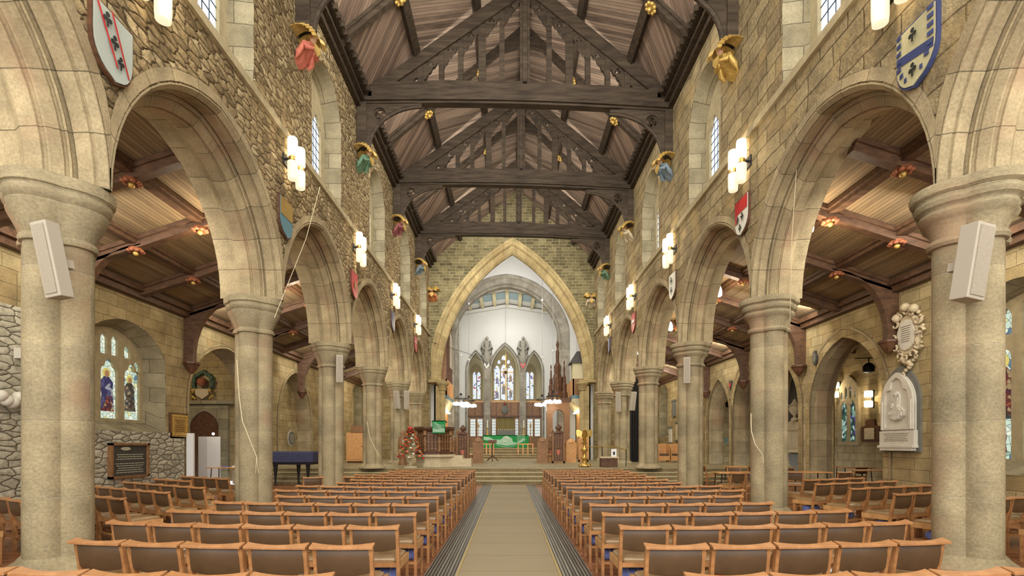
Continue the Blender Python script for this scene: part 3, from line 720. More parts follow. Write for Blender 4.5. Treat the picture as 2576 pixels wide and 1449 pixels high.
for i, x in enumerate((-1.9, 1.19)):
    t = thing('stone_shaft', 'tall grey stone pillar rising %s of the altar cross' % ('left', 'right')[i], 'pillar', (x, 43.85, 1.33), 'pillars behind the altar')
    MB().box(x-.27, x+.27, 43.75, 44.1, 1.33, 8.6).build('pillar', 'greystone', t, bevel=.06)
    MB().box(x-.33, x+.33, 43.7, 44.1, 1.33, 1.6).build('base', 'greystone', t)
struct(MB().box(-4.8, 4.6, 48.6, 48.9, 1, 14).build('wall_far_east', 'cream'))
# ================================================================== windows
WN = [0]
def window(mp, op, t, lights, glass, label=None, lead=0, mat='tracery', th=.14, figs=()):
    WN[0] += 1
    mb = MB(); outer = outline(op, .04)
    mb.plate([outer]+[light_hole(*l[:4], *(l[4:] or ())) for l in lights], lambda a, b, q: mp(a, t+q, b), 0, th)
    wn = struct(mb.build('window_%d' % WN[0], mat))
    gl = MB()
    for l in lights:
        c, h, zb_, zs = l[:4]; top = zs+h*1.5
        p = [(c-h-.02, zb_-.02), (c+h+.02, zb_-.02), (c+h+.02, top), (c-h-.02, top)]
        a = light_hole(*l[:4]); gl.plate([[(c+(s-c)*1.04, z+.01) for s, z in a]], lambda a, b, q: mp(a, t+q, b), th*.55, th*.62)
    gl.build('leaded_glass', glass, wn)
    if lead:
        lb = MB()
        for l in lights:
            c, h, zb_, zs = l[:4]
            for k in range(int((zs-zb_+h)/lead)+1):
                z = zb_+k*lead; p = mp(c-h, t+th*.45, z); q = mp(c+h, t+th*.45, z); lb.bar(p, q, .014, .014)
            for k in (-1/3, 1/3): lb.bar(mp(c+h*k, t+th*.45, zb_), mp(c+h*k, t+th*.45, zs+h*.9), .012, .012, (0, 1, 0))
        lb.build('lead_lines', 'lead', wn)
    for (c, z0, H, m, m2) in figs:
        W = H*.2; body = [(c-W, z0), (c+W*1.1, z0+.02*H), (c+W*.9, z0+.5*H), (c+W*1.0, z0+.7*H), (c+W*.35, z0+.83*H), (c-W*.35, z0+.83*H), (c-W, z0+.68*H), (c-W*.7, z0+.4*H)]
        MB().plate([body], lambda a, b, q: mp(a, t+q, b), th*.38, th*.5).build('robed_figure', m, wn)
        MB().plate([[(c-W, z0), (c+W*1.1, z0), (c+W*.6, z0+.25*H), (c+W*.1, z0+.4*H), (c-W*.4, z0+.12*H)]], lambda a, b, q: mp(a, t+q, b), th*.30, th*.37).build('robe_hem', m2, wn)
        MB().plate([[(c+.115*H*math.cos(2*PI*k/14), z0+.92*H+.115*H*math.sin(2*PI*k/14)) for k in range(14)]], lambda a, b, q: mp(a, t+q, b), th*.38, th*.5).build('halo', 'halo', wn)
        MB().plate([[(c+.065*H*math.cos(2*PI*k/12), z0+.9*H+.08*H*math.sin(2*PI*k/12)) for k in range(12)]], lambda a, b, q: mp(a, t+q, b), th*.28, th*.37).build('face', 'skin', wn)
    return wn
def two_tier(c, zb_, zs, op, h=.3, pitch=.85, n=3):
    L = []
    for k in range(n):
        x = c+(k-(n-1)/2)*pitch; L.append((x, h, zb_, zs))
        for s in (-1, 1):
            xx = x+s*.19; top = min(ztop(op, xx-.13), ztop(op, xx+.13))-.1; z0 = min(zs+.56, top-.36)
            L.append((xx, .12, z0, top-.19))
    return L
WA = dict(c=14.0, h=1.25, zb=2.25, zs=3.85, co=.15, kz=.68, sill=1)
window(mpL(-10.5), WA, .5, two_tier(14.0, 2.3, 3.5, WA), 'glass_aisle', figs=((13.97, 2.5, 1.15, 'robeblue', 'robered'), (14.82, 2.55, 1.0, 'robedark', 'robedark'), (13.1, 2.5, 1.1, 'robered', 'robeblue')))
WB = dict(c=10.6, h=1.3, zb=1.2, zs=3.95, co=.15, kz=.68, sill=1)
window(mpR(10.5), WB, .5, two_tier(10.6, 1.25, 3.45, WB), 'glass_aisle', figs=((11.42, 2.15, 1.4, 'robered', 'robedark'), (10.6, 2.1, 1.3, 'robeblue', 'robedark'), (11.42, 1.4, .55, 'robered', 'halo')))
for mp, c in ((mpL(-10.5), 35.2), (mpR(10.5), 34.6)):
    window(mp, dict(c=c, h=.9, zb=2.9 if c > 35 else 2.35, zs=4.8, co=.3, kz=.7, sill=1), .5, [(c-.55, .22, 3.05, 4.75), (c, .22, 3.05, 4.9), (c+.55, .22, 3.05, 4.75)] if c > 35 else [(c-.4, .3, 2.45, 4.6), (c+.4, .3, 2.45, 4.6)], 'glass_gold' if c > 35 else 'glass_aisle')
window(mpR(14.5), dict(c=21.6, h=.62, zb=1.6, zs=3.6, co=.3, sill=1), -.13, [(21.33, .2, 1.72, 3.15), (21.87, .2, 1.72, 3.15), (21.2, .07, 3.55, 3.75), (21.47, .08, 3.55, 3.95), (21.73, .08, 3.55, 3.95), (22.0, .07, 3.55, 3.75)], 'glass_green', th=.12)
for side, mp, T in (('left', mpL(XL), 1.3), ('right', mpR(XR), 1.04)):
    for c in CLC[1:5]:
        window(mp, dict(c=c, h=1.04, zb=8.8, zs=10.8, co=.06, sill=1), .46, [(c-.42, .34, 8.95, 10.55), (c+.42, .34, 8.95, 10.55)], 'daylight', lead=.24)
E = mpE(48.45)
cx = -.52
window(E, dict(c=cx, h=1.02, zb=5.7, zs=8.9, co=.9, sill=1), 0, [(cx-.64, .27, 5.85, 8.75), (cx, .27, 5.85, 8.85), (cx+.64, .27, 5.85, 8.75), (cx, .2, 9.65, 9.85, .1, 0), (cx-.45, .13, 9.3, 9.5), (cx+.45, .13, 9.3, 9.5)], 'glass_east', th=.12,
       figs=((cx, 6.4, 1.0, 'robedark', 'robedark'), (cx, 8.1, .6, 'robered', 'robered'), (cx-.64, 6.0, .8, 'robeblue', 'robeblue'), (cx+.64, 6.1, .8, 'robedark', 'robeblue'), (cx+.64, 7.6, .7, 'robered', 'robered'), (cx-.64, 7.4, .7, 'robeblue', 'robeblue')))
for c in (-3.1, 1.95):
    window(E, dict(c=c, h=.52, zb=5.8, zs=8.2, co=.9, sill=1), 0, [(c-.2, .16, 5.95, 8.3), (c+.2, .16, 5.95, 8.3)], 'glass_east', th=.12)

# ================================================================== lamps
def sconce():
    t = thing('wall_lamp', 'x', 'wall lamp', (0, 0, 0), 'nave wall lamps')
    for y in (-.21, .21):
        MB().lathe([(.085, -.47), (.1, -.46), (.11, -.35), (.11, -.07), (.08, -.05)], (.2, y, 0), 14).build('lower_glass', 'lampdim', t, smooth=40)
        MB().lathe([(.08, .05), (.11, .07), (.11, .42), (.1, .47), (.085, .48)], (.2, y, 0), 14).build('upper_glass', 'lamp', t, smooth=40)
        MB().lathe([(.07, -.06), (.085, -.03), (.085, .03), (.07, .06)], (.2, y, 0), 12).build('holder', 'brass', t)
        MB().box(0, .2, y-.02, y+.02, -.02, .02).build('arm', 'black', t)
    MB().box(.0, .03, -.28, .28, -.12, .12).build('back_plate', 'black', t)
    return t
sp = None
LY = [6.95, 11.65, 16.75, 22.0, 27.3]
for side, X, sg in (('left', XL, 1), ('right', XR, -1)):
    for i, y in enumerate(LY):
        t = sp = sconce() if sp is None else dup(sp)
        t.location = (X, y, 8.0 if side == 'left' else 7.95); t.rotation_euler = (0, 0, 0 if sg > 0 else PI)
        relabel(t, 'twin glass wall lamp, %s from the camera high on the %s nave wall' % (ORD[i], side))
        point('lamp_light', (X+sg*.5, y, 8.1), 40)
def pendant(z):
    t = thing('pendant_lamp', 'x', 'pendant lamp', (0, 0, 0), 'aisle pendant lamps')
    MB().lathe([(.02, -.2), (.085, -.17), (.1, -.1), (.09, .02), (.05, .14), (.03, .18)], (0, 0, 0), 12).build('glass', 'bulb', t, smooth=50)
    MB().tube([(0, 0, .17), (0, 0, .42)], .008, 5).build('cord', 'black', t)
    MB().lathe([(.05, .42), (.03, .36), (.02, .34)], (0, 0, 0), 8).build('ceiling_rose', 'black', t)
    return t
pp = None
for side, lst in (('left', ((-6.75, 11.95), (-6.75, 17.2), (-6.75, 22.9), (-6.75, 28.0))), ('right', ((6.8, 11.54), (6.8, 16.5), (6.8, 21.45), (6.8, 27)))):
    for i, (x, y) in enumerate(lst):
        t = pp = pendant(0) if pp is None else dup(pp); z = aisz(x)-.58; t.location = (x, y, z)
        relabel(t, 'glowing glass pendant lamp in the %s aisle, %s from the camera' % (side, ORD[i]))
        point('pendant_light', (x*1.04, y, z-.35), 75, r=.1)
# added fill points to brighten the aisles and porch, not real lamps
for x, y, z, p in ((-8.4, 33, 5, 120), (8.4, 33, 5, 120), (-13.5, 19.5, 5.2, 110), (-8.6, 7.5, 5.4, 60), (8.6, 7.5, 5.4, 60)): point('aisle_fill_point', (x, y, z), p, r=.15)
def wall_sconce(name, label, x, y, z, sg):
    t = thing(name, label, 'wall lamp', (x, y, z), 'chapel wall lamps')
    for dz in (.2, -.2): MB().lathe([(.13, -.13), (.15, -.1), (.15, .1), (.13, .13)], (x+sg*.2, y, z+dz), 14).build('glass', 'lamp', t, smooth=40)
    MB().box(*sorted((x, x+sg*.06)), y-.05, y+.05, z-.35, z+.35).build('back_plate', 'black', t)
    point('chapel_light', (x+sg*.5, y, z), 40)
wall_sconce('chapel_wall_lamp', 'glowing double wall lamp left of the chapel window', 14.5, 22.3, 3.98, -1)
wall_sconce('chapel_wall_lamp', 'glowing double wall lamp above the brown chapel plaque', 14.5, 20.25, 3.4, -1)
point('choir_fill_point', (0, 35.5, 14), 120, (1, .96, .9), .3); point('sanctuary_fill_point', (-.2, 41.5, 11.5), 90, (1, .96, .9), .3)  # added fill for choir and sanctuary, no lamp modelled
point('east_fill_point', (-.4, 46.3, 10), 90, (1, .97, .92), .3); point('east_fill_point', (-.4, 46.3, 4), 60, (1, .97, .92), .3)  # added fill brightening the space behind the east arches
point('choir_fill_point_low', (-2.5, 35, 6), 60, (1, .9, .75), .3); point('choir_fill_point_low', (3, 35, 6), 60, (1, .9, .75), .3)  # added low fill on both sides of the choir
# chandeliers
def chand(r, rod):
    t = thing('chandelier', 'x', 'chandelier', (0, 0, 0), 'choir chandeliers')
    MB().tube([(r*math.cos(2*PI*k/24), r*math.sin(2*PI*k/24), .32) for k in range(25)], .035, 6).build('ring', 'black', t)
    MB().tube([(r*math.cos(2*PI*k/24), r*math.sin(2*PI*k/24), .1) for k in range(25)], .02, 6).build('ring', 'black', t)
    for k in range(8):
        a = 2*PI*k/8+.2; x, y = r*math.cos(a), r*math.sin(a)
        MB().lathe([(.05, .1), (.11, .08), (.14, -.02), (.13, -.1), (.05, -.12)], (x, y, 0), 10).build('glass', 'bulbdim', t, smooth=50)
        MB().tube([(x, y, .1), (x*.97, y*.97, .34)], .015, 5).build('stem', 'brass', t)
        if k % 2 == 0: MB().tube([(x, y, .32), (0, 0, .62)], .012, 5).build('arm', 'black', t)
    MB().ball((0, 0, .64), .09).build('hub', 'black', t)
    MB().tube([(0, 0, .6), (0, 0, rod)], .016, 6).build('rod', 'rodgrey', t)
    for z in (rod*.27, rod*.6): MB().ball((0, 0, z), .09, 10).build('ball', 'white', t)
    return t
M['bulbdim'] = emis('chandelier_glass', (1, .93, .8, 1), 3.0); M['rodgrey'] = simple('rod_grey', rgb(150,150,146), .4, .3)
ch = None
for i, (x, y, z, zt_) in enumerate(((-3.35, 35.3, 4.45, 0), (-2.95, 37.1, 4.45, 0), (2.9, 33.7, 4.45, 0), (2.35, 36.2, 4.45, 0))):
    t = ch = chand(.44, 12.37) if ch is None else dup(ch)
    t.location = (x, y, z); relabel(t, 'ring chandelier on a long rod, %s of four from the left' % ORD[(0, 1, 3, 2)[i]])
    point('chandelier_light', (x, y, z-.35), 25, (1, .9, .75), .1)

# ================================================================== shields, angels, bosses
def shield(x, y, z, sg, field, deco, label, rim='slated'):
    t = thing('heraldic_shield', label, 'shield', (x, y, z), 'painted shields')
    W, H = .34, .44
    def shp(k): return [(-W*k, H*k), (W*k, H*k), (W*k, .02)]+[(W*k*math.cos(a), -.0-H*1.0*k*math.sin(a)) for a in [PI/2*q/7 for q in range(1, 7)]]+[(0, -H*1.05*k)]+[(-W*k*math.cos(a), -H*k*math.sin(a)) for a in [PI/2*q/7 for q in range(6, 0, -1)]]+[(-W*k, .02)]
    mpp = lambda a, b, q: (x+sg*(q+.03*(1-(a/W)**2)), y+a, z+b)
    MB().plate([shp(1.0)], mpp, .0, .05).build('board', rim, t); MB().plate([shp(.93)], mpp, .05, .06).build('painted_field', field, t)
    for kind, m, args in deco:
        mb = MB()
        if kind == 'band': mb.plate([[(a, b) for a, b in args]], mpp, .06, .066)
        if kind == 'foil':
            for (a, b, r) in args:
                for q in range(3):
                    an = PI/2+2*PI*q/3; mb.plate([[(a+r*.8*math.cos(an)+r*.6*math.cos(2*PI*k/10), b+r*.8*math.sin(an)+r*.6*math.sin(2*PI*k/10)) for k in range(10)]], mpp, .066, .072)
                mb.plate([[(a-.012, b-r*2.2), (a+.012, b-r*2.2), (a+.012, b), (a-.012, b)]], mpp, .066, .072)
        if kind == 'merlon':
            for k in range(7):
                b = -.3+k*.11
                for s_ in (-1, 1): mb.plate([[(s_*.3*(.5 if k == 0 else .8 if k == 1 else 1), b), (s_*.22*(.5 if k == 0 else .8 if k == 1 else 1), b), (s_*.22*(.5 if k == 0 else .8 if k == 1 else 1), b+.055), (s_*.3*(.5 if k == 0 else .8 if k == 1 else 1), b+.055)][::s_]], mpp, .06, .068)
        mb.build('painted_charge', m, t)
M['sh_pale'] = simple('shield_pale', rgb(168,176,166), .4); M['sh_white'] = simple('shield_white', rgb(214,212,196), .4); M['sh_red'] = simple('shield_red', rgb(176,44,44), .4)
M['sh_blue'] = simple('shield_blue', rgb(58,66,104), .4); M['sh_teal'] = simple('shield_teal', rgb(92,128,138), .3); M['sh_gold'] = simple('shield_gold', rgb(150,122,66), .4); M['sh_tan'] = simple('shield_tan', rgb(176,168,130), .5, var=.1); M['sh_black'] = simple('shield_black', rgb(38,42,40), .4)
rect = lambda a0, b0, a1, b1: [(a0, b0), (a1, b0), (a1, b1), (a0, b1)]
bnd = lambda o, w_: [(-.22+o, .4), (-.22+o+w_, .4), (.08+o+w_, -.24), (.08+o, -.24)]
SH = [('left', 6.45, 6.6, 'sh_pale', [('band', 'sh_red', bnd(-.07, .025)), ('band', 'sh_red', bnd(.14, .025)), ('foil', 'sh_black', [(-.14, .27, .05), (-.03, .06, .05), (.07, -.13, .045)])], 'pale shield with two red stripes and black trefoils, left wall nearest the camera'),
      ('left', 11.45, 6.65, 'sh_teal', [('band', 'sh_gold', rect(-.3, .02, .3, .4))], 'gold over blue-grey shield, second on the left nave wall'),
      ('left', 16.5, 6.75, 'sh_red', [('band', 'sh_gold', rect(-.08, -.1, .08, .1))], 'red shield, third on the left nave wall'),
      ('left', 22.0, 6.9, 'sh_blue', [('band', 'sh_gold', rect(-.04, -.3, .04, .38))], 'blue shield, fourth on the left nave wall'),
      ('left', 27.3, 6.95, 'sh_red', [('band', 'sh_white', rect(-.25, .1, .25, .16))], 'small red shield, farthest on the left nave wall'),
      ('right', 6.72, 6.75, 'sh_tan', [('merlon', 'sh_blue', 0), ('band', 'sh_blue', [(-.3, -.02), (.3, .12), (.3, -.0), (-.3, -.14)]), ('foil', 'sh_black', [(0, .26, .05), (.0, -.2, .05)])], 'gold shield with blue embattled border, right wall nearest the camera'),
      ('right', 11.75, 6.85, 'sh_white', [('band', 'sh_red', rect(-.3, .1, .3, .4)), ('foil', 'sh_black', [(-.1, -.02, .05), (.12, -.02, .05), (0, -.25, .05)]), ('band', 'sh_red', rect(.18, -.1, .3, .1))], 'red and white shield with dark charges, second on the right nave wall'),
      ('right', 16.75, 6.8, 'sh_white', [('foil', 'sh_black', [(0, .2, .07), (0, -.12, .07)])], 'white shield with black charges, third on the right nave wall'),
      ('right', 22.0, 6.85, 'sh_red', [('band', 'sh_white', rect(-.25, 0, .25, .12))], 'red and white shield, fourth on the right nave wall'),
      ('right', 27.3, 6.9, 'sh_blue', [('band', 'sh_white', rect(-.04, -.3, .04, .38))], 'dark blue shield, farthest on the right nave wall')]
for side, y, z, f, d, lab in SH:
    shield(XL if side == 'left' else XR, y, z, 1 if side == 'left' else -1, f, d, lab, 'sh_blue' if (side == 'right' and y < 8) else 'carve')

M['rb1'] = simple('robe_salmon', rgb(178,98,78), .7, var=.2, scale=12); M['rb2'] = simple('robe_green', rgb(86,116,88), .7, var=.2, scale=12); M['rb3'] = simple('robe_crimson', rgb(128,70,72), .7, var=.2, scale=12)
M['rb4'] = simple('robe_blue', rgb(104,120,128), .7, var=.2, scale=12); M['rb5'] = simple('robe_orange', rgb(176,112,66), .7, var=.2, scale=12); M['rb6'] = simple('robe_cream', rgb(178,164,134), .7, var=.15, scale=12)
def angel(x, y, z, ang, robe, label, s=1.0):
    """half-length angel leaning out of the wall under spread wings; local +x points away from the wall"""
    t = thing('angel_corbel', label, 'angel carving', (0, 0, 0), 'painted angels')
    loops = []
    for k, (px, pz, r) in enumerate(((-.02, -.36, .07), (.03, -.3, .13), (.1, -.2, .16), (.19, -.1, .155), (.27, .0, .135), (.33, .07, .12), (.37, .12, .06), (.39, .15, .05))):
        loops.append([(px+r*.8*math.cos(a)*(1+.14*math.cos(5*a+k)), r*1.3*math.sin(a)*(1+.14*math.cos(5*a)), pz+.35*r*math.cos(a)) for a in [2*PI*q/24 for q in range(24)]])
    mb = MB().skin(loops)
    for sy in (-1, 1): mb.tube([(.3, sy*.16, .05), (.38, sy*.2, -.09), (.48, sy*.06, -.05)], [.07, .06, .035], 8).tube([(.3, sy*.19, .0), (.2, sy*.24, -.2), (.12, sy*.22, -.3)], [.06, .07, .02], 8)
    bd = mb.build('robed_body', robe, t, smooth=60)
    hd = MB().ball((.42, 0, .22), .085, 12, 1.2, 8).ball((.502, 0, .215), .016, 6).tube([(.47, -.03, .18), (.485, 0, .175), (.47, .03, .18)], .008, 5).build('head', 'skin', t, smooth=60)
    MB().lathe([(.088, -.03), (.105, .02), (.095, .07), (.055, .105), (.01, .115)], (.395, 0, .22), 12).build('hair', 'hair', hd, smooth=60)
    for sy in (-1, 1):
        pl = MB(); L2 = []
        for q in range(13):
            a = q/12; th = math.radians(205-195*a); rr_ = .34; px = .24+rr_*math.cos(th)*1.05; pz = .1+rr_*math.sin(th)*.95; wi = .1+.12*math.sin(PI*a); nx, nz = math.cos(th), math.sin(th)
            L2.append([(px, sy*.04, pz), (px+.04*nx, sy*(.1+wi*.6), pz+.04*nz), (px-.02*nx, sy*(.12+wi*1.2), pz-.05*nz-.03), (px-.05*nx, sy*(.08+wi*.7), pz-.06*nz)])
        wg = pl.skin(L2).build('wing', 'gold', t, smooth=50)
        fe = MB()
        for q in range(1, 12):
            m_ = [Vector(v) for v in L2[q]]; fe.tube([m_[1]*1.0, (m_[1]+m_[2])/2, m_[2]+Vector((0, sy*.04, -.03))], .018, 5)
        fe.build('feathers', 'gold', wg, smooth=50)
        MB().ball((.5, sy*.045, -.045), .04, 8).build('hand', 'skin', bd, smooth=60)
    MB().plate([[(-.1, .04), (.1, .04), (.1, -.08), (0, -.2), (-.1, -.08)]], lambda a, b, q: (.52+q, a, b), 0, .03).build('held_shield', 'gold', t)
    t.location = (x, y, z); t.rotation_euler = (0, 0, ang); t.scale = (s, s, s); return t
AN = [('rb1', 'salmon robed'), ('rb2', 'green robed'), ('rb3', 'crimson robed'), ('rb4', 'blue robed'), ('rb5', 'orange robed')]
for i, y in enumerate(TY):
    angel(XL, y, 10.98+.06*i, -.25, AN[i][0], '%s angel with gilt wings below the %s truss, left wall' % (AN[i][1], ORD[i]), 1.0)
AN2 = [('gold', 'all gilt'), ('rb4', 'blue robed'), ('rb6', 'cream robed'), ('rb2', 'green robed')]
for i, y in enumerate(TY):
    angel(XR, y, 10.7+.06*i, PI+.25, AN2[i][0], '%s angel with gilt wings below the %s truss, right wall' % (AN2[i][1], ORD[i]), 1.0)
angel(XL+.25, 32.2, 11.0, -PI/2, 'rb5', 'orange robed angel left of the chancel arch', 1.1)
angel(XR-.3, 32.2, 10.6, -PI/2, 'rb6', 'cream robed angel right of the chancel arch', 1.1)
def boss(r, mat, name='roof_boss'):
    t = thing(name, 'x', 'roof boss', (0, 0, 0), 'roof bosses'); mb = MB()
    for k in range(8):
        a = 2*PI*k/8; mb.ball((r*.72*math.cos(a), r*.72*math.sin(a), .0), r*.3, 7, .7, 5)
    MB().ball((0, 0, -r*.25), r*.32, 8).build('centre', 'gold', t, smooth=60); mb.build('petals', mat, t, smooth=60)
    MB().lathe([(r*.9, .0), (r*.7, .08), (.02, .1)], (0, 0, 0), 8).build('backing', mat, t)
    return t
b0 = None
for i, y in enumerate((14.6, 19.7, 25.0)):
    for x, nm in ((-3.11, 'lower left'), (4.05, 'lower right'), (-1.1, 'upper left'), (2.42, 'upper right')):
        if y < 15 and abs(x) < 2.5 and x != 4.05 and x > -2: continue
        t = b0 = boss(.2, 'gold') if b0 is None else dup(b0); t.location = (x, y-.02, roofz(x)-.38)
        t.rotation_euler = (0, math.radians(-35 if x < RX else 38), 0)
        relabel(t, 'gilt boss on the %s purlin, %s bay of the nave roof' % (nm, ORD[i]))
b1 = None
for side, sg, y0, dy in (('left', -1, 5.5, 2.2), ('right', 1, 5.2, 2.15)):
    for k in range(2, 9):
        for x, nm in ((7.35, 'inner'), (8.88, 'outer')):
            t = b1 = boss(.19, 'boss') if b1 is None else dup(b1); t['group'] = 'aisle roof bosses'
            t.location = (sg*x, y0+k*dy, aisz(x)-.3); relabel(t, 'red and gold boss in the %s aisle roof, %s beam, %s rib' % (side, ORD[k], nm))

# ================================================================== speakers
def speaker(x, y, z, H, yaw, tilt, label, w_=.28, d_=.2):
    t = thing('column_speaker', label, 'loudspeaker', (0, 0, 0), 'column speakers')
    cbn = MB().box(-w_/2, w_/2, -d_, 0, -H/2, H/2).build('cabinet', 'spk', t, bevel=.01)
    MB().box(-w_/2+.03, w_/2-.03, -d_-.012, -d_+.002, -H/2+.04, H/2-.04).build('grille', 'spkgrille', cbn)
    MB().box(-.04, .04, 0, .14, -.05, .05).build('bracket', 'spk', t)
    t.location = (x, y, z); t.rotation_euler = (tilt, 0, yaw); return t
sp1 = speaker(-5.3, 6.0, 3.72, .86, -.15, .1, 'tilted column speaker on the nearest pier of the left arcade', .21, .17); sp1.rotation_euler[1] = -.13
sp2 = speaker(5.33, 5.98, 3.68, .86, .25, .08, 'tilted column speaker on the nearest pier of the right arcade', .27); sp2.rotation_euler[1] = .1
speaker(-5.33, 15.95, 3.95, .85, .4, .05, 'slim pale column speaker on the third pier of the left arcade', .2, .16)
speaker(5.55, 15.9, 3.9, .8, -.3, .08, 'slim column speaker on the third pier of the right arcade', .2, .16)
speaker(-5.62, 25.7, 3.85, .9, -.6, .1, 'dark edged column speaker hung left on the fifth left pier', .3, .16)
speaker(-5.25, 25.85, 3.85, .95, .5, .05, 'pale column speaker hung right on the fifth left pier', .25, .16)
speaker(5.55, 25.75, 3.75, 1.0, -.5, .08, 'pale column speaker hung left on the fifth right pier', .24, .16)
speaker(6.2, 25.75, 3.8, .95, .5, .15, 'tilted column speaker hung right on the fifth right pier', .28, .16)

# ================================================================== cords
def cord(pts, label, r=.006, mat='cable'): 
    o = MB().tube([Vector(p) for p in pts], r, 5).build('cord', mat, smooth=60); tag(o, label, 'cord')
cord([at(2040, 125, 9.6), at(2012, 300, 9.9), at(1992, 600, 10.3), at(1988, 770, 10.5), at(1987, 830, 10.9)], 'long pale cord falling down the right wall past the second pier capital')
cord([at(1889, 1040, 10.98), at(1890, 1085, 10.95), at(1900, 1118, 10.85), at(1917, 1142, 10.8), at(1922, 1168, 10.8), at(1914, 1150, 10.78)], 'short knotted pale cord on the front of the second right pier', .01)
cord([at(805, 470, 11.9), at(770, 600, 11.6), at(716, 735, 11.1), at(690, 800, 10.85)], 'thin cord hanging slantwise from the left clerestory sill')
cord([at(596, 905, 10.85), at(602, 1000, 10.8), at(610, 1060, 10.78), at(646, 1150, 10.7), at(650, 1190, 10.7), at(644, 1190, 10.7), at(645, 1152, 10.7)], 'pale cord looped down the front of the second left pier', .01)
cord([at(640, 200, 9.7), at(715, 320, 12.2), at(790, 450, 15.2), at(860, 560, 19), at(905, 640, 25)], 'thin cable running along the left nave wall below the clerestory', .012)
cord([at(923, 1060, 20.7), at(930, 1100, 20.7), at(953, 1148, 20.7)], 'pale cord on the fourth left pier', .012)
cord([at(1085, 860, 31.8), at(1180, 890, 35), at(1240, 920, 38)], 'dark cable slung across the chancel arch', .015, 'black')
# ================================================================== chairs
def chair():
    t = thing('church_chair', 'x', 'chair', (0, 0, 0), 'x')
    # rear legs rise past the seat and lean back
    for s in (-1, 1):
        L = []
        for y, z, d in ((-.20, 0, .034), (-.19, .25, .04), (-.2, .44, .045), (-.235, .62, .038), (-.265, .785, .032)):
            L.append([(s*.218-.016, y-d/2, z), (s*.218+.016, y-d/2, z), (s*.218+.016, y+d/2, z), (s*.218-.016, y+d/2, z)])
        MB().skin(L).build('rear_leg', 'wood', t)
        MB().box(s*.218-.0125, s*.218+.0125, .20, .24, 0, .44).build('front_leg', 'wood', t)
        MB().box(s*.222-.011, s*.222+.011, -.19, .25, .36, .44).build('side_rail', 'woodl', t)
        MB().box(s*.222-.009, s*.222+.009, -.19, .21, .17, .2).build('side_stretcher', 'wood', t)
    n = 12; bk = []; fr = []
    top = MB(); L = []
    for k in range(n+1):
        x = -.245+.49*k/n; q = (abs(x)/.245)
        yb = -.322; yf = -.283+.043*q**1.8; zf = .795+.014*q**2; zb_ = .784+.003*q
        L.append([(x, yb, zb_-.022), (x, yf, zf-.02), (x, yf, zf), (x, yb, zb_)])
    top.skin(L); top.build('top_rail', 'wood', t, bevel=.003)
    L = []
    for k in range(9):
        x = -.205+.41*k/8; q = abs(x)/.205; b = .012*(1-q*q)
        zb_ = .565-.022*(1-q**2); e = .004
        L.append([(x, -.215-b-.012, zb_+.01), (x, -.215-b-.02, zb_-.0), (x, -.243-b, zb_), (x, -.252-b, zb_+.02), (x, -.268-b, .68), (x, -.272-b, .772), (x, -.262-b, .782), (x, -.238-b, .775), (x, -.225-b, .68)])
    MB().skin(L).build('backrest', 'leather', t, smooth=50)
    MB().box(-.21, .21, -.215, -.19, .385, .43).build('rear_rail', 'wood', t); MB().box(-.21, .21, .21, .235, .385, .43).build('front_rail', 'wood', t)
    MB().box(-.21, .21, -.21, -.195, .2, .222).build('rear_stretcher', 'wood', t)
    L = []
    for z, e in ((.425, .0), (.445, -.008), (.465, -.003), (.478, .018), (.484, .06), (.486, .13)):
        L.append([(a*(.208-e), .02+b*(.21-e), z) for a, b in [(math.copysign(abs(math.cos(w))**.25, math.cos(w)), math.copysign(abs(math.sin(w))**.25, math.sin(w))) for w in [2*PI*q/24 for q in range(24)]]])
    MB().skin(L).build('seat', 'seat', t, smooth=60)
    mb = MB()
    for k in range(4): mb.box(-.21, .21, -.14+k*.09, -.12+k*.09, .19, .2)
    mb.build('book_shelf', 'wood', t)
    return t
C0 = chair()
# the same chair as a single object for rows too far away to show parts
def merge(root, name):
    vs = []; fs = []; mi = []; mats = []
    for c in root.children:
        b = len(vs); vs += [v.co[:] for v in c.data.vertices]; m = c.data.materials[0]
        if m not in mats: mats.append(m)
        for p in c.data.polygons: fs.append([b+j for j in p.vertices]); mi.append(mats.index(m))
    me = bpy.data.meshes.new(name); me.from_pydata(vs, [], fs)
    for m in mats: me.materials.append(m)
    me.polygons.foreach_set('material_index', mi)
    return me
FARCH = merge(C0, 'church_chair')
used = [False]; CH_POS = []
def clear(x, y): return all(math.hypot(x-px_, y-yy) > .92 for px_ in (PLX, PRX) for yy in PY)
def put_chair(x, y, rz, label, group, far=False, z=0):
    if far:
        o = bpy.data.objects.new('church_chair', FARCH); COL.objects.link(o)
    else:
        o = C0 if not used[0] else dup(C0); used[0] = True
    o.location = (x, y, z); o.rotation_euler = (0, 0, rz); o['label'] = label; o['category'] = 'chair'; o['group'] = group
    CH_POS.append((x, y, rz)); return o
K0 = thing('kneeler', 'x', 'kneeler', (0, 0, 0), 'blue kneelers')
L = []
for x in (-.17, -.16, .16, .17):
    r = .07 if abs(x) > .165 else .085
    L.append([(x, r*math.cos(2*PI*q/14), .1+r*.75*math.sin(2*PI*q/14)) for q in range(14)])
cu = MB().skin(L).build('cushion', 'blue', K0, smooth=60)
mb = MB()
for x in (-.1, 0, .1): mb.tube([(x, .087*math.cos(2*PI*q/14), .1+.087*.76*math.sin(2*PI*q/14)) for q in range(15)], .004, 4)
mb.build('piping', 'sh_pale', cu)
kn = [0]
def kneel(x, y, rz, label):
    o = K0 if kn[0] == 0 else dup(K0); kn[0] += 1
    o.location = (x, y, 0.166); o.rotation_euler = (0, 0, rz); relabel(o, label)
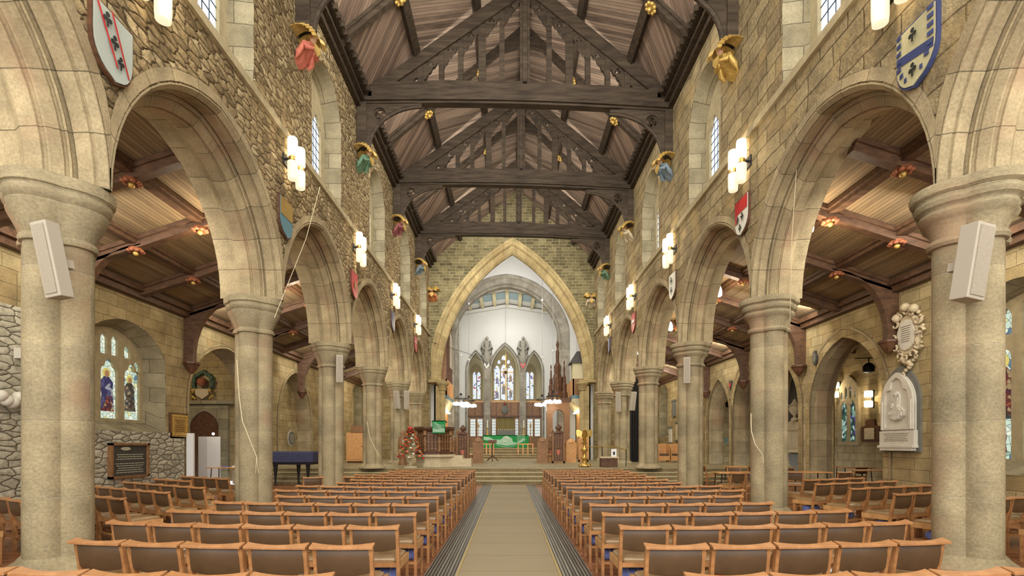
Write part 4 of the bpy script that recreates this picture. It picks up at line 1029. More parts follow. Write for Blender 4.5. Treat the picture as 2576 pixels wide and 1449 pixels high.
CL_ = [5, 5, 6, 6, 6, 5, 6, 6, 5, 5, 6, 6, 5, 5, 5]; CR_ = [5, 5, 6, 6, 5, 5, 6, 6, 5, 5, 5, 5, 5, 5, 5]
PW = .503
for r in range(15):
    for side, sg, cnt in (('left', -1, CL_[r]), ('right', 1, CR_[r])):
        if r == 0: cnt = 6
        if r == 1: cnt = 5
        x, y = sg*(1.045+.25), 3.31+.915*r
        for k in range(cnt):
            an = .045*k; rz = sg*an   # outer chairs turn in towards the aisle
            far = r >= 9
            put_chair(x, y, rz, 'brown padded chair, %s nave block, %s row from the camera, %s from the aisle' % (side, ORD[r], ORD[k]), '%s nave block of chairs' % side, far)
            if (k == 0 and r < 9) or (r in (1, 2) and k in (2,)):
                kneel(x, y+.02, rz, 'blue kneeler under the %s chair from the aisle, %s row, %s nave block' % (ORD[k], ORD[r], side))
            a2 = .045*(k+.5); x += sg*PW*math.cos(a2); y += PW*math.sin(a2)
# aisle blocks: rows turned towards the nave
def ang_row(x0, y0, sg, ang, n, rowname, side, skip=(), far=False):
    for k in range(n):
        d = .25+k*.51; x = x0+sg*d*math.cos(ang); y = y0+d*math.sin(ang)
        if k in skip or abs(x) > 10.1 or not clear(x, y+.3): continue
        put_chair(x, y+.3, sg*ang, 'brown padded chair, %s aisle, %s angled row from the camera, %s from the nave' % (side, rowname, ORD[k]), '%s aisle chairs' % side, far)
        if k == 0: kneel(x, y+.32, sg*ang, 'blue kneeler under the nave end chair of the %s angled row, %s aisle' % (rowname, side))
for j in range(8):
    y0 = 4.45+.96*j
    ang_row(-5.45, y0, -1, math.radians(30), 6, ORD[j], 'left', far=j > 5)
for j in range(7):
    y0 = 4.9+1.04*j
    ang_row(6.0, y0, 1, math.radians(22), 5, ORD[j], 'right', far=j > 5)
# tables and loose chairs by the right aisle arches
def table(x, y, label, w_=1.2, d_=.7, h=.74, top='lightoak'):
    t = thing('folding_table', label, 'table', (x, y, 0), 'tables')
    MB().box(x-w_/2, x+w_/2, y-d_/2, y+d_/2, h-.03, h).build('tabletop', top, t, bevel=.006)
    for a in (-1, 1):
        for b in (-1, 1): MB().tube([(x+a*(w_/2-.08), y+b*(d_/2-.08), 0), (x+a*(w_/2-.12), y+b*(d_/2-.12), h-.03)], .016, 6).build('leg', 'black', t)
    return t
for i, (x, y, w_, lab) in enumerate(((7.0, 15.6, 1.4, 'low wooden table behind the second right pier'), (9.3, 15.9, 1.2, 'wooden table in the right aisle before the first archway'), (12.2, 17.0, 1.4, 'table inside the outer chapel, nearer one'), (13.0, 19.2, 1.2, 'table inside the outer chapel, farther one'), (9.2, 20.0, 1.4, 'wooden table at the far end of the right aisle chairs'))):
    table(x, y, lab, w_); 
for i, (x, y, a) in enumerate(((6.3, 14.4, .25), (6.95, 14.55, -.15), (7.7, 17.2, PI), (8.4, 15.0, -.5), (9.6, 14.9, .2), (8.4, 16.9, 2.8), (9.5, 17.0, 3.3), (12.0, 16.1, .3), (12.8, 16.4, -.3), (12.4, 18.2, .1), (9.0, 19.1, .2), (7.6, 19.6, -1.2))):
    put_chair(x, y, a, 'loose brown padded chair, %s nearest of those at the right side tables' % ORD[i], 'chairs by the tables', True)
put_chair(-5.25+.35, 11.95+.6, .6, 'single brown padded chair just beyond the second left pier', 'loose chairs', False)
# books and papers on front seats
M['bookg'] = simple('green_book_cover', rgb(52,92,70), .5); M['bookr'] = simple('red_book_cover', rgb(176,46,40), .5); M['paper'] = simple('printed_paper', rgb(222,220,214), .7)
def seatpt(n_side, r, k):
    pos = []; sg = -1 if n_side == 'left' else 1; x, y = sg*1.295, 3.31+.915*r
    for q in range(k): a2 = .045*(q+.5); x += sg*PW*math.cos(a2); y += PW*math.sin(a2)
    return x, y
for i, (sd, r, k, m, zz, lab) in enumerate((('left', 1, 3, 'bookg', .2, 'green hymn book on the shelf below a left block chair'), ('left', 1, 1, 'bookr', .488, 'red service booklet lying on a seat, left block'), ('right', 1, 1, 'bookr', .488, 'red service booklet lying on a seat, right block'), ('right', 2, 0, 'bookg', .2, 'green hymn book on the shelf of the aisle chair, right block'), ('right', 1, 3, 'paper', .488, 'white leaflet on a seat, right block'), ('left', 2, 4, 'paper', .488, 'white leaflet on a seat, left block'))):
    x, y = seatpt(sd, r, k); t = thing('book', lab, 'book', (x, y, zz))
    MB().box(x-.08, x+.08, y-.1, y+.1, zz+.002, zz+.03 if m != 'paper' else zz+.006).build('cover', m, t, bevel=.002)
    if m != 'paper': MB().box(x-.077, x+.083, y-.097, y+.097, zz+.006, zz+.026).build('pages', 'paper', t)

# ================================================================== wall monuments
def lines(mb, mp, s0, s1, z0, z1, n, t, h=.35, seed=1):
    rr = random.Random(seed); dz = (z1-z0)/n
    for k in range(n):
        z = z1-(k+.5)*dz; ins = rr.uniform(0, .12)*(s1-s0); s = s0+ins
        while s < s1-ins:
            e = min(s+rr.uniform(.03, .1)*(s1-s0)/.8*1.0, s1-ins)
            a = mp(s, t, z-dz*h/2); b = mp(e, t-.004, z+dz*h/2); mb.box(*sorted((a[0], b[0])), *sorted((a[1], b[1])), *sorted((a[2], b[2]))); s = e+.02*(s1-s0)
L10 = mpL(-10.44); R10 = mpR(10.5); L10b = mpL(-10.5)
def mbox(mp, s0, s1, t0, t1, z0, z1, mb=None):
    mb = mb or MB(); a = mp(s0, t0, z0); b = mp(s1, t1, z1)
    return mb.box(*sorted((a[0], b[0])), *sorted((a[1], b[1])), *sorted((a[2], b[2])))
# black framed inscription low on the left
t = thing('inscription_board', 'black inscribed board in a brown wooden frame below the stained glass window', 'plaque', (-10.4, 13.9, 1.1))
s0, s1, z0, z1 = 13.22, 14.6, .68, 1.62
mb = MB(); mbox(L10, s0, s1, -.12, 0, z0, z0+.06, mb); mbox(L10, s0, s1, -.12, 0, z1-.06, z1, mb); mbox(L10, s0, s0+.06, -.12, 0, z0, z1, mb); mbox(L10, s1-.06, s1, -.12, 0, z0, z1, mb); mb.build('frame', 'carvem', t)
bo = mbox(L10, s0+.05, s1-.05, -.07, -.0, z0+.05, z1-.05).build('board', 'slated', t)
mb = MB(); lines(mb, L10, s0+.16, s1-.14, z0+.12, z0+.42, 5, -.072); lines(mb, L10, s0+.2, s1-.16, z0+.48, z0+.66, 3, -.072, seed=3); mb.build('lettering', 'letter', bo)
MB().plate([[(13.75+.0+.17*math.cos(2*PI*k/14), 1.47+.05*math.sin(2*PI*k/14)) for k in range(14)]], lambda a, b, q: L10(a, q, b), -.09, -.07).build('crest', 'letter', bo)
# brass plaque
t = thing('brass_plaque', 'ornate brass plaque in a dark frame beside the porch archway', 'plaque', (-10.5, 16.0, 2.2))
s0, s1, z0, z1 = 15.68, 16.55, 1.78, 2.58
mb = MB(); mbox(L10b, s0, s1, -.06, 0, z0, z1, mb); mb.build('frame', 'carve', t)
bs = mbox(L10b, s0+.05, s1-.05, -.08, 0, z0+.05, z1-.05).build('brass_sheet', 'brass', t)
mb = MB(); lines(mb, L10b, s0+.2, s1-.2, z0+.2, z1-.2, 7, -.084); mb.build('lettering', 'carve', bs)
mb = MB(); rr = random.Random(4)
for k in range(40):
    f = k/40*4; e = int(f); g = f-e; m = .11
    s, z = ((s0+m+(s1-s0-2*m)*g, z0+m), (s1-m, z0+m+(z1-z0-2*m)*g), (s1-m-(s1-s0-2*m)*g, z1-m), (s0+m, z1-m-(z1-z0-2*m)*g))[e]
    p = L10b(s, -.085, z); mb.ball(p, .03, 6, 1, 4)
mb.build('relief_border', 'gold', bs, smooth=60)
# monument half hidden by the nearest left pier
t = thing('scrolled_monument', 'white scrolled wall monument with gilt swag, left of the nearest pier', 'monument', (-10.4, 11.1, 2.5))
mbox(L10, 10.85, 11.75, -.18, 0, 1.95, 3.35).build('tablet', 'marble', t, bevel=.03); mbox(L10, 10.7, 11.85, -.3, 0, 3.4, 3.62).build('cornice', 'marble', t)
MB().tube([L10(11.6, -.15, 1.9), L10(11.62, -.3, 1.75), L10(11.6, -.32, 1.55), L10(11.5, -.12, 1.25)], [.1, .12, .1, .05], 8).build('scroll', 'marble', t, smooth=60)
MB().tube([L10(11.05, -.25, 3.2), L10(11.08, -.3, 2.9), L10(11.05, -.28, 2.6)], [.07, .1, .06], 8).build('gilt_swag', 'gold', t, smooth=60)
mb = MB()
for k in range(5): mb.ball(L10(10.75-.12*k, -.18, 2.5+.07*math.sin(k*2)), .12, 8)
mb.build('carved_drapery', 'marble', t, smooth=60)
MB().ball(L10(11.3, -.2, 1.12), .12, 10).build('gilt_pendant', 'gold', t, smooth=60)
t = thing('dark_panel', 'dark narrow panel hanging high beside the nearest left pier', 'panel', (-10.4, 10.9, 4.2)); mbox(L10, 10.95, 11.2, -.06, 0, 3.75, 4.6).build('panel', 'slated', t)
# round plaques
def roundp(mp, s, z, r, label, mat='slate'):
    t = thing('round_plaque', label, 'plaque', mp(s, 0, z))
    for k, (rr_, a, b, m) in enumerate(((r, -.03, 0, 'marble'), (r*.9, -.05, -.03, mat))):
        MB().plate([[(s+rr_*math.cos(2*PI*q/28), z+rr_*math.sin(2*PI*q/28)) for q in range(28)]], lambda u, v, w_: mp(u, w_, v), a, b).build('rim' if k == 0 else 'disc', m, t)
    mb = MB(); lines(mb, mp, s-r*.6, s+r*.6, z-r*.5, z+r*.5, 5, -.052); mb.build('lettering', 'letter', t)
roundp(mpL(-11.2), 26.1, 1.92, .4, 'round slate plaque in the recess behind the piano')
M['patina'] = simple('green_patina', rgb(84,124,112), .6)
roundp(mpE(28.0), 11.8, 1.82, .22, 'round green plaque by the small doorway, far right aisle', 'patina')
# right wall: portrait relief
t = thing('relief_monument', 'white marble portrait relief of a bearded man on dark pointed slab, right aisle wall', 'monument', (10.5, 13.6, 1.4))
c = 13.6
def arp(h, zb_, zs, co): return [(c+h, zb_)]+arch_line(c, h, zs, co, 10)+[(c-h, zb_)]
pR = lambda a, b, q: R10(a, q, b)
MB().plate([arp(.66, 1.38, 2.75, .35)], pR, -.06, 0).build('dark_slab', 'slate', t)
MB().plate([arp(.56, 1.9, 2.7, .3)], pR, -.11, -.06).build('marble_panel', 'marble', t)
hole = light_hole(c, .42, 2.05, 2.75, .25, .3, 12)
MB().plate([arp(.56, 1.98, 2.7, .3), hole], pR, -.17, -.1).build('cusped_arch', 'marble', t)
ib = mbox(R10, c-.6, c+.6, -.17, -.05, 1.5, 1.95).build('inscription_block', 'marble', t); mbox(R10, c-.62, c+.62, -.22, -.05, 1.5, 1.56).build('base_moulding', 'marble', t); mbox(R10, c-.55, c+.55, -.2, -.05, 1.42, 1.5).build('base_moulding', 'marble', t)
mb = MB(); lines(mb, R10, c-.45, c+.45, 1.66, 1.9, 5, -.172, .3); mb.build('lettering', 'ink', ib)
prof = [(-.02, .62), (.06, .61), (.12, .56), (.145, .49), (.15, .45), (.18, .41), (.155, .385), (.16, .35), (.15, .3), (.13, .24), (.07, .2), (.08, .15), (.2, .1), (.27, .02), (.26, -.1), (.15, -.2), (0, -.24), (-.18, -.2), (-.3, -.1), (-.3, .02), (-.2, .12), (-.1, .17), (-.12, .27), (-.14, .4), (-.12, .52), (-.08, .59)]
pf = [(p*.92+.02, q*.92) for p, q in prof]
bu = MB().plate([[(c+p, 2.44+q) for p, q in pf]], pR, -.155, -.1).build('portrait_bust', 'marble', t, bevel=.012)
MB().plate([[(c+p*.8+.01, 2.44+q*.85+(.03 if q > .15 else -.01)) for p, q in pf]], pR, -.185, -.15).build('raised_relief', 'marble', bu, bevel=.014)
mb = MB()
for k in range(7): mb.tube([R10(c+.08+.012*k, -.19, 2.78-.015*k), R10(c+.1+.006*k, -.2, 2.7-.02*k), R10(c+.06+.012*k, -.18, 2.62-.012*k)], .012, 5)
for k in range(8): mb.tube([R10(c-.06+.02*k, -.185, 2.99-.003*k*k), R10(c-.1+.016*k, -.195, 2.93), R10(c-.09+.008*k, -.185, 2.86)], .014, 5)
mb.tube([R10(c-.02, -.19, 2.86), R10(c-.045, -.2, 2.83), R10(c-.02, -.19, 2.79)], .012, 5)
for k in range(5): mb.tube([R10(c-.2+.09*k, -.18, 2.5-.02*k), R10(c-.12+.08*k, -.195, 2.38), R10(c-.1+.07*k, -.18, 2.27)], .016, 5)
mb.build('carved_hair_and_drapery', 'marble', bu, smooth=60)
for s in (-1, 1): MB().tube([R10(c+s*.5, -.15, 1.98), R10(c+s*.5, -.15, 2.75)], .04, 8).build('colonnette', 'marble', t)
# cartouche
t = thing('cartouche_monument', 'carved stone cartouche with cherub heads above the portrait relief', 'monument', (10.5, 13.4, 3.8))
c = 13.3; zc = 4.45; M['cart'] = simple('cartouche_stone', rgb(190,174,142), .8, var=.12, scale=10, bump=.006)
ov = lambda sx, sz, n=26: [(c+sx*math.cos(2*PI*k/n)*(1+.06*math.cos(6*PI*k/n*2)), zc+sz*math.sin(2*PI*k/n)) for k in range(n)]
MB().skin([[R10(a, t_, b) for a, b in ov(.36*s_, .55*s_)] for t_, s_ in ((0, 1), (-.08, 1.0), (-.12, .9), (-.1, .82))]).build('shell', 'cart', t, smooth=50)
MB().plate([ov(.27, .4)], lambda a, b, q: R10(a, q, b), -.14, -.1).build('tablet', 'marble', t)
mb = MB(); lines(mb, R10, c-.17, c+.17, zc-.2, zc+.25, 8, -.143, .3); mb.build('lettering', 'ink', t)
mb = MB(); rr = random.Random(9)
for k in range(12):
    a0 = 2*PI*k/12; bx, bz = c+.42*math.cos(a0), zc+.62*math.sin(a0); sp_ = 1 if k % 2 else -1
    mb.tube([R10(bx+(.13-.009*q)*math.cos(a0+sp_*q*.55), -.1-.006*q, bz+(.13-.009*q)*math.sin(a0+sp_*q*.55)) for q in range(12)], [.045-.002*q for q in range(12)], 6)
for k in range(30):
    a = 2*PI*k/30; r1 = 1.05+.2*rr.random(); mb.ball(R10(c+.38*r1*math.cos(a), -.05-.04*rr.random(), zc+.58*r1*math.sin(a)), .03+.03*rr.random(), 7, 1, 5)
for k in range(8): mb.ball(R10(c+.12*math.cos(k), -.1, zc-.62-.06*k), .09-.008*k, 7)
mb.build('carved_scrollwork', 'cart', t, smooth=60)
for s, z in ((-.28, .62), (.0, .72), (.3, .5)): MB().ball(R10(c+s, -.15, zc+z), .115, 10).ball(R10(c+s, -.26, zc+z-.02), .02, 6).build('cherub_head', 'cart', t, smooth=60)
# oval tablet, small shield on the spandrels
t = thing('oval_tablet', 'small dark oval tablet between two right aisle archways', 'plaque', R10(17.4, 0, 4.55)); MB().plate([[(17.4+.13*math.cos(2*PI*k/20), 4.55+.25*math.sin(2*PI*k/20)) for k in range(20)]], pR, -.06, 0).build('rim', 'slated', t); MB().plate([[(17.4+.08*math.cos(2*PI*k/20), 4.55+.17*math.sin(2*PI*k/20)) for k in range(20)]], pR, -.08, -.05).build('face', 'slate', t)
t = thing('small_shield', 'small dark carved shield between far right aisle archways', 'shield', R10(24.05, 0, 4.4)); MB().plate([[(23.9, 4.6), (24.2, 4.6), (24.2, 4.35), (24.05, 4.12), (23.9, 4.35)]], pR, -.06, 0).build('board', 'slated', t)
MB().plate([[(23.98, 4.5), (24.12, 4.5), (24.12, 4.36), (24.05, 4.26), (23.98, 4.36)]], pR, -.09, -.05).build('charge', 'sh_red', t)
# pyramid monument with urn seen through the second archway
q12 = mpR(12.2); t = thing('urn_monument', 'tall wall monument with dark pyramid and stone urn, second right archway', 'monument', q12(21.3, 0, 2))
p12 = lambda a, b, q: q12(a, q, b)
MB().plate([[(20.7, 2.55), (22.4, 2.55), (21.9, 4.3), (21.65, 4.55), (21.45, 4.55), (21.2, 4.3)]], p12, -.08, 0).build('pyramid', 'slated', t)
MB().plate([[(20.6, 2.2), (22.5, 2.2), (22.5, 2.35), (21.55, 2.65), (20.6, 2.35)]], p12, -.2, 0).build('pediment', 'cart', t)
mbox(q12, 20.7, 22.4, -.14, 0, 1.35, 2.2).build('inscription_block', 'cart', t); mbox(q12, 20.6, 22.5, -.2, 0, 1.25, 1.38).build('base_moulding', 'cart', t)
p = q12(21.3, -.25, 2.6); MB().lathe([(.14, 0), (.14, .08), (.05, .14), (.06, .2), (.2, .36), (.24, .5), (.2, .58), (.25, .62), (.12, .72), (.06, .84), (.02, .9)], tuple(p), 14).build('urn', 'cart', t, smooth=40)
MB().plate([[(20.9, 1.2), (22.1, 1.2), (22.0, .8), (21.5, .4), (21.0, .8)]], p12, -.1, 0).build('carved_apron', 'slate', t)
# brown plaque in the chapel
q14 = mpR(14.5); t = thing('carved_wall_tablet', 'brown carved wall tablet with pale panel beside the chapel window', 'plaque', q14(20.3, 0, 2.1))
MB().plate([[(19.85, 1.7), (20.8, 1.7), (20.85, 2.3), (20.6, 2.35), (20.55, 2.6), (20.1, 2.6), (20.05, 2.35), (19.8, 2.3)]], lambda a, b, q: q14(a, q, b), -.1, 0).build('carved_frame', 'carve', t); mbox(q14, 20.05, 20.6, -.13, -.08, 1.8, 2.25).build('tablet', 'cart', t)
# ceiling spotlight clusters
for (x, y, z, lab) in ((13.0, 18.4, 4.35, 'black stage lamp on a bar in the outer chapel'), (11.75, 27.2, 3.75, 'black stage lamp on a bar, far right archway')):
    t = thing('stage_lamp', lab, 'spotlight', (x, y, z)); MB().tube([(x-.5, y, z+.35), (x+.9, y, z+.4)], .02, 6).build('bar', 'black', t)
    MB().lathe([(.05, -.18), (.17, -.14), (.19, .05), (.12, .16), (.04, .2)], (x, y, z), 12).build('housing', 'black', t, smooth=40); MB().tube([(x, y, z+.18), (x, y, z+.36)], .02, 6).build('yoke', 'black', t)
# doorway, far right
t = thing('small_doorway', 'narrow doorway in pale stone frame at the far end of the right chapel', 'door', (12.45, 28, 0))
MB().plate([[(12.1, 0), (12.1, 3.0), (13.1, 3.0), (13.1, 0)], [(12.9, 0.01)]+arch_line(12.6, .3, 1.9, .1, 8)+[(12.3, .01)]], lambda a, b, q: (a, 28+q, b), -.08, 0).build('stone_frame', 'reveal', t)
MB().plate([[(12.9, 0.0)]+arch_line(12.6, .3, 1.9, .1, 8)+[(12.3, .0)]], lambda a, b, q: (a, 28+q, b), -.04, -.0).build('door_leaf', 'carvem', t)

# ================================================================== porch: door, coat of arms, display boards
P2 = mpE(22.2)
d = struct(MB().plate([[(c_, z_) for c_, z_ in [(-12.55, 0)]+arch_line(-13.25, .62, 2.35, .3, 8, 0, .8)+[(-13.87, 0)]]], lambda a, b, q: (a, 22.2+q, b), -.06, 0).build('door_1', 'carve'))
MB().plate([[(-12.2, 0), (-12.2, 3.3), (-14.2, 3.3), (-14.2, 0)], [(-12.62, .01)]+arch_line(-13.25, .63, 2.35, .3, 8, 0, .8)+[(-13.88, .01)]], lambda a, b, q: (a, 22.2+q, b), -.12, 0).build('stone_surround', 'reveal', d)
MB().box(-14.3, -11.75, 21.95, 22.2, 3.35, 3.5).build('hood_shelf', 'reveal', d)
t = thing('coat_of_arms', 'painted carved coat of arms with gilt supporters above the porch door', 'coat of arms', (-13.3, 22.1, 3.6))
c = -13.3; mb = MB(); rr = random.Random(2); M['armsgreen'] = simple('arms_green', rgb(70,92,70), .6, var=.3, scale=30)
for k in range(30):
    a = 2*PI*k/30; mb.ball((c+.42*math.cos(a)*(.85+.25*rr.random()), 22.08, 4.3+.42*math.sin(a)*(.85+.25*rr.random())), .09, 6, 1, 5)
mb.build('mantling', 'armsgreen', t, smooth=60)
MB().ball((c, 22.02, 4.3), .2, 10).build('helm', 'boss', t, smooth=60)
MB().plate([[(c-.3, 4.0), (c+.3, 4.0), (c+.28, 3.75), (c, 3.55), (c-.28, 3.75)]], lambda a, b, q: (a, 22.0+q, b), 0, .08).build('shield', 'cart', t)
for s in (-1, 1): MB().tube([(c+s*.3, 22.05, 3.55), (c+s*.45, 22.0, 3.7), (c+s*.4, 22.0, 3.9), (c+s*.3, 22.0, 4.0)], [.05, .09, .08, .05], 8).build('supporter', 'gold', t, smooth=60)
t = thing('display_board', 'narrow white display board standing at the archway edge', 'display board', (-10.3, 16.45, 0)); MB().box(-10.42, -10.2, 16.42, 16.5, 0, 1.95).build('board', 'panel', t); MB().box(-10.45, -10.17, 16.3, 16.6, 0, .03).build('foot', 'black', t)
t = thing('display_board', 'wide white folded display boards in the porch with small lamp', 'display board', (-11.9, 19.8, 0))
MB().box(-12.1, -11.78, 19.8, 19.86, 0.0, 1.9).build('left_panel', 'panel', t); 
mb = MB(); mb.bar((-11.78, 19.83, .95), (-11.38, 20.05, .95), .05, 1.9); mb.build('right_panel', 'panel', t)
MB().tube([(-11.6, 19.9, 1.9), (-11.6, 19.8, 2.02), (-11.4, 19.6, 2.0)], .012, 6).build('lamp_arm', 'black', t); MB().ball((-11.4, 19.6, 2.0), .05, 8).build('lamp_head', 'bulb', t)
t = thing('stone_pedestal', 'small stepped stone pedestal beside the display boards', 'pedestal', (-10.9, 20.6, 0)); MB().lathe([(.35, 0), (.35, .5), (.28, .55), (.28, .8), (.2, .85), (.2, 1.0), (.1, 1.1)], (-10.85, 20.6, 0), 4).build('block', 'cart', t)
table(-9.6, 17.8, 'wooden table with papers in front of the porch display', 1.6, .7, .8)
for i in range(4): t = thing('paper_leaflet', 'leaflet on the porch table, %s from the left' % ORD[i], 'leaflet', (-10.2+.35*i, 17.7, .8), 'leaflets on the porch table'); MB().box(-10.3+.35*i, -10.1+.35*i, 17.6, 17.8, .802, .81+.02*i).build('sheet', 'paper' if i % 2 == 0 else 'blue', t)
# piano under a navy cover
t = thing('grand_piano', 'grand piano under a navy quilted cover behind the second left pier', 'piano', (-9.0, 20, 0))
MB().box(-9.15, -7.55, 19.4, 20.18, .82, 1.12).build('body', 'black', t); MB().box(-9.25, -7.45, 19.3, 20.2, 1.02, 1.32).box(-9.26, -7.44, 19.29, 20.2, .9, 1.3).build('quilted_cover', 'bluecover', t, bevel=.03)
for x, y in ((-9.0, 19.6), (-7.75, 19.6), (-8.3, 20.05)): MB().lathe([(.05, 0), (.03, .08), (.04, .3), (.07, .6), (.09, .85)], (x, y, 0), 8).build('leg', 'black', t, smooth=50)
# ================================================================== chancel furniture
# pulpit
px, py, pz = -3.4, 23.2, .6
t = thing('pulpit', 'carved dark oak pulpit on a pale stone base left of the steps', 'pulpit', (px, py, pz))
ngon = lambda r, z, n=8, ph=PI/8: [(px+r*math.cos(ph+2*PI*k/n), py+r*math.sin(ph+2*PI*k/n), z) for k in range(n)]
MB().skin([ngon(r, z) for r, z in ((.95, .6), (.95, .75), (.85, .78), (.85, 1.0), (1.0, 1.05), (1.0, 1.15))]).box(px+.5, px+1.7, py-.4, py+.5, .6, .95).box(px+.5, px+1.3, py-.35, py+.5, .95, 1.1).build('stone_base', 'cart', t)
MB().skin([ngon(r, z) for r, z in ((.9, 1.15), (.9, 1.25), (.8, 1.28), (.8, 2.15), (.9, 2.22), (.95, 2.3), (.95, 2.38))]).build('drum', 'carve', t)
drum = [q for q in t.children if q.name.startswith('drum')][0]
for k in range(8):
    a = PI/8+2*PI*k/8; x, y = px+.82*math.cos(a), py+.82*math.sin(a)
    MB().lathe([(.08, 1.28), (.05, 1.35), (.07, 1.6), (.085, 1.75), (.05, 1.83), (.055, 1.92), (.02, 1.98)], (x, y, 0), 8).lathe([(.1, 2.0), (.08, 2.1), (.1, 2.2)], (x, y, 0), 6).build('carved_figure', 'carvem', drum, smooth=60)
    a2 = a+PI/8; x, y = px+.76*math.cos(a2), py+.76*math.sin(a2); R = Matrix.Rotation(a2, 3, 'Z'); mb = MB()
    for q in (-.15, 0, .15): mb.obox(Vector((x, y, 1.7))+R@Vector((0, q, 0)), (.03, .04, .75), R)
    for q in range(3): mb.obox(Vector((x, y, 1.4+.3*q)), (.035, .5, .03), R)
    mb.build('traceried_panel', 'carvem', drum)
t = thing('pulpit_fall', 'green cloth with pale swirls hanging over the pulpit desk', 'cloth', (px+.2, py-.95, 2.1))
X0, X1 = at(1088, 0, 22.2).x, at(1120, 0, 22.2).x
MB().box(X0, X1, 22.15, 22.19, at(0, 1090, 22.2).z, at(0, 1058, 22.2).z).box(X0, X1, 22.15, 22.7, 2.6, 2.64).build('cloth', 'greenc', t)
mb = MB()
for k in range(5): mb.tube([(X0+.04+(X1-X0-.08)*f, 22.135, 2.2+.07*k+.06*math.sin(PI*f*1.3+k*.4)) for f in [q/8 for q in range(9)]], .018, 5)
mb.box(X0+.02, X1-.02, 22.13, 22.15, 2.13, 2.28); mb.build('embroidered_swirls', 'mint', t)
t = thing('pulpit_desk', 'wooden book desk on top of the pulpit under the green cloth', 'book desk', (px, 22.5, 2.38)); MB().box(X0-.05, X1+.02, 22.2, 22.75, 2.56, 2.6).box(-3.2, -3.1, 22.4, 22.5, 2.3, 2.58).build('desk', 'carve', t)
# flower arrangement
fx, fy = -4.25, 21.9
t = thing('flower_arrangement', 'tall cone of red, orange and white flowers on a stand by the pulpit', 'flowers', (fx, fy, .6))
MB().lathe([(.3, .6), (.28, .64), (.04, .68), (.04, .95), (.2, 1.0), (.24, 1.15)], (fx, fy, 0), 10).build('stand', 'cart', t)
mb = MB(); rr = random.Random(5)
for k in range(520):
    f = rr.random()**.8; z = .95+1.35*f; r = .5*(1-f)**.9+.04; a = rr.random()*2*PI; r *= .8+.45*rr.random()
    p = Vector((fx+r*math.cos(a), fy+r*math.sin(a), z)); d = Vector((math.cos(a), math.sin(a), rr.uniform(-.6, .4)))*.1; s_ = Vector((-math.sin(a), math.cos(a), 0))*.025
    mb.add([p-d*.2, p+d*.5+s_, p+d*1.3, p+d*.5-s_], [(0, 1, 2, 3)])
lf = mb.build('foliage', 'leaf', t); lf['kind'] = 'stuff'
M['fl1'] = simple('red_petal', rgb(190,52,40), .6); M['fl2'] = simple('orange_petal', rgb(224,120,52), .6); M['fl3'] = simple('white_petal', rgb(230,222,206), .6); M['fl4'] = simple('pink_petal', rgb(226,120,110), .6)
fm = {}
for k in range(70):
    f = (k+.5)/70; z = 1.0+1.33*f; r = .5*(1-f)**.9+.05; a = k*2.4; m = ('fl1', 'fl2', 'fl3', 'fl4', 'fl2', 'fl1', 'fl3')[(k*3) % 7] if f < .8 else 'fl1'
    if m not in fm:
        mb = MB(); mb.ball((0, 0, 0), .055, 7, .8, 5)
        for q in range(5): mb.ball((.045*math.cos(q*1.26), .045*math.sin(q*1.26), 0), .03, 6, .7, 4)
        fm[m] = mb.build('blossom', m, None, smooth=60); o = fm[m]; o.parent = t
    else: o = fm[m].copy(); COL.objects.link(o); o.parent = t
    o.location = (r*math.cos(a), r*math.sin(a), z-.6)
# wooden statue left of the flowers
t = thing('carved_statue', 'dark carved figure standing at the fifth left pier', 'statue', (-5.15, 24.6, .6)); MB().lathe([(.2, .6), (.2, .75), (.15, .8), (.19, 1.1), (.22, 1.5), (.2, 1.9), (.08, 2.05), (.1, 2.15), (.02, 2.28)], (-5.15, 24.6, 0), 12, fold=.08, nf=5).build('figure', 'carvem', t, smooth=60)
# eagle lectern
ex, ey = 3.33, 22.5
t = thing('eagle_lectern', 'brass eagle lectern with spread wings right of the steps', 'lectern', (ex, ey, .6))
MB().lathe([(.3, .66), (.28, .72), (.12, .8), (.1, .9), (.16, .98), (.08, 1.05), (.07, 1.25), (.15, 1.33), (.15, 1.4), (.07, 1.47), (.07, 1.6), (.13, 1.68), (.05, 1.76), (.14, 1.82)], (ex, ey, 0), 14).build('stem', 'brass', t, smooth=50)
for k in range(4): MB().ball((ex+.26*math.cos(k*PI/2+.7), ey+.26*math.sin(k*PI/2+.7), .66), .07, 8).build('foot', 'brass', t, smooth=60)
MB().tube([(ex, ey+.1, 1.8), (ex, ey+.02, 1.98), (ex, ey-.1, 2.12), (ex-.02, ey-.14, 2.22), (ex-.03, ey-.2, 2.26)], [.05, .12, .1, .06, .05], 10).tube([(ex-.03, ey-.2, 2.26), (ex-.05, ey-.29, 2.22)], [.04, .01], 6).build('eagle_body', 'brass', t, smooth=60)
for s in (-1, 1):
    MB().plate([[(.06, 0), (.14, .2), (.3, .26), (.36, .2), (.36, .05), (.3, -.1), (.24, -.02), (.2, -.12), (.15, -.04), (.1, -.12)]], lambda a, b, q: (ex+s*a, ey+.02+q+.1*a, 2.0+b), 0, .03).build('wing', 'brass', t)
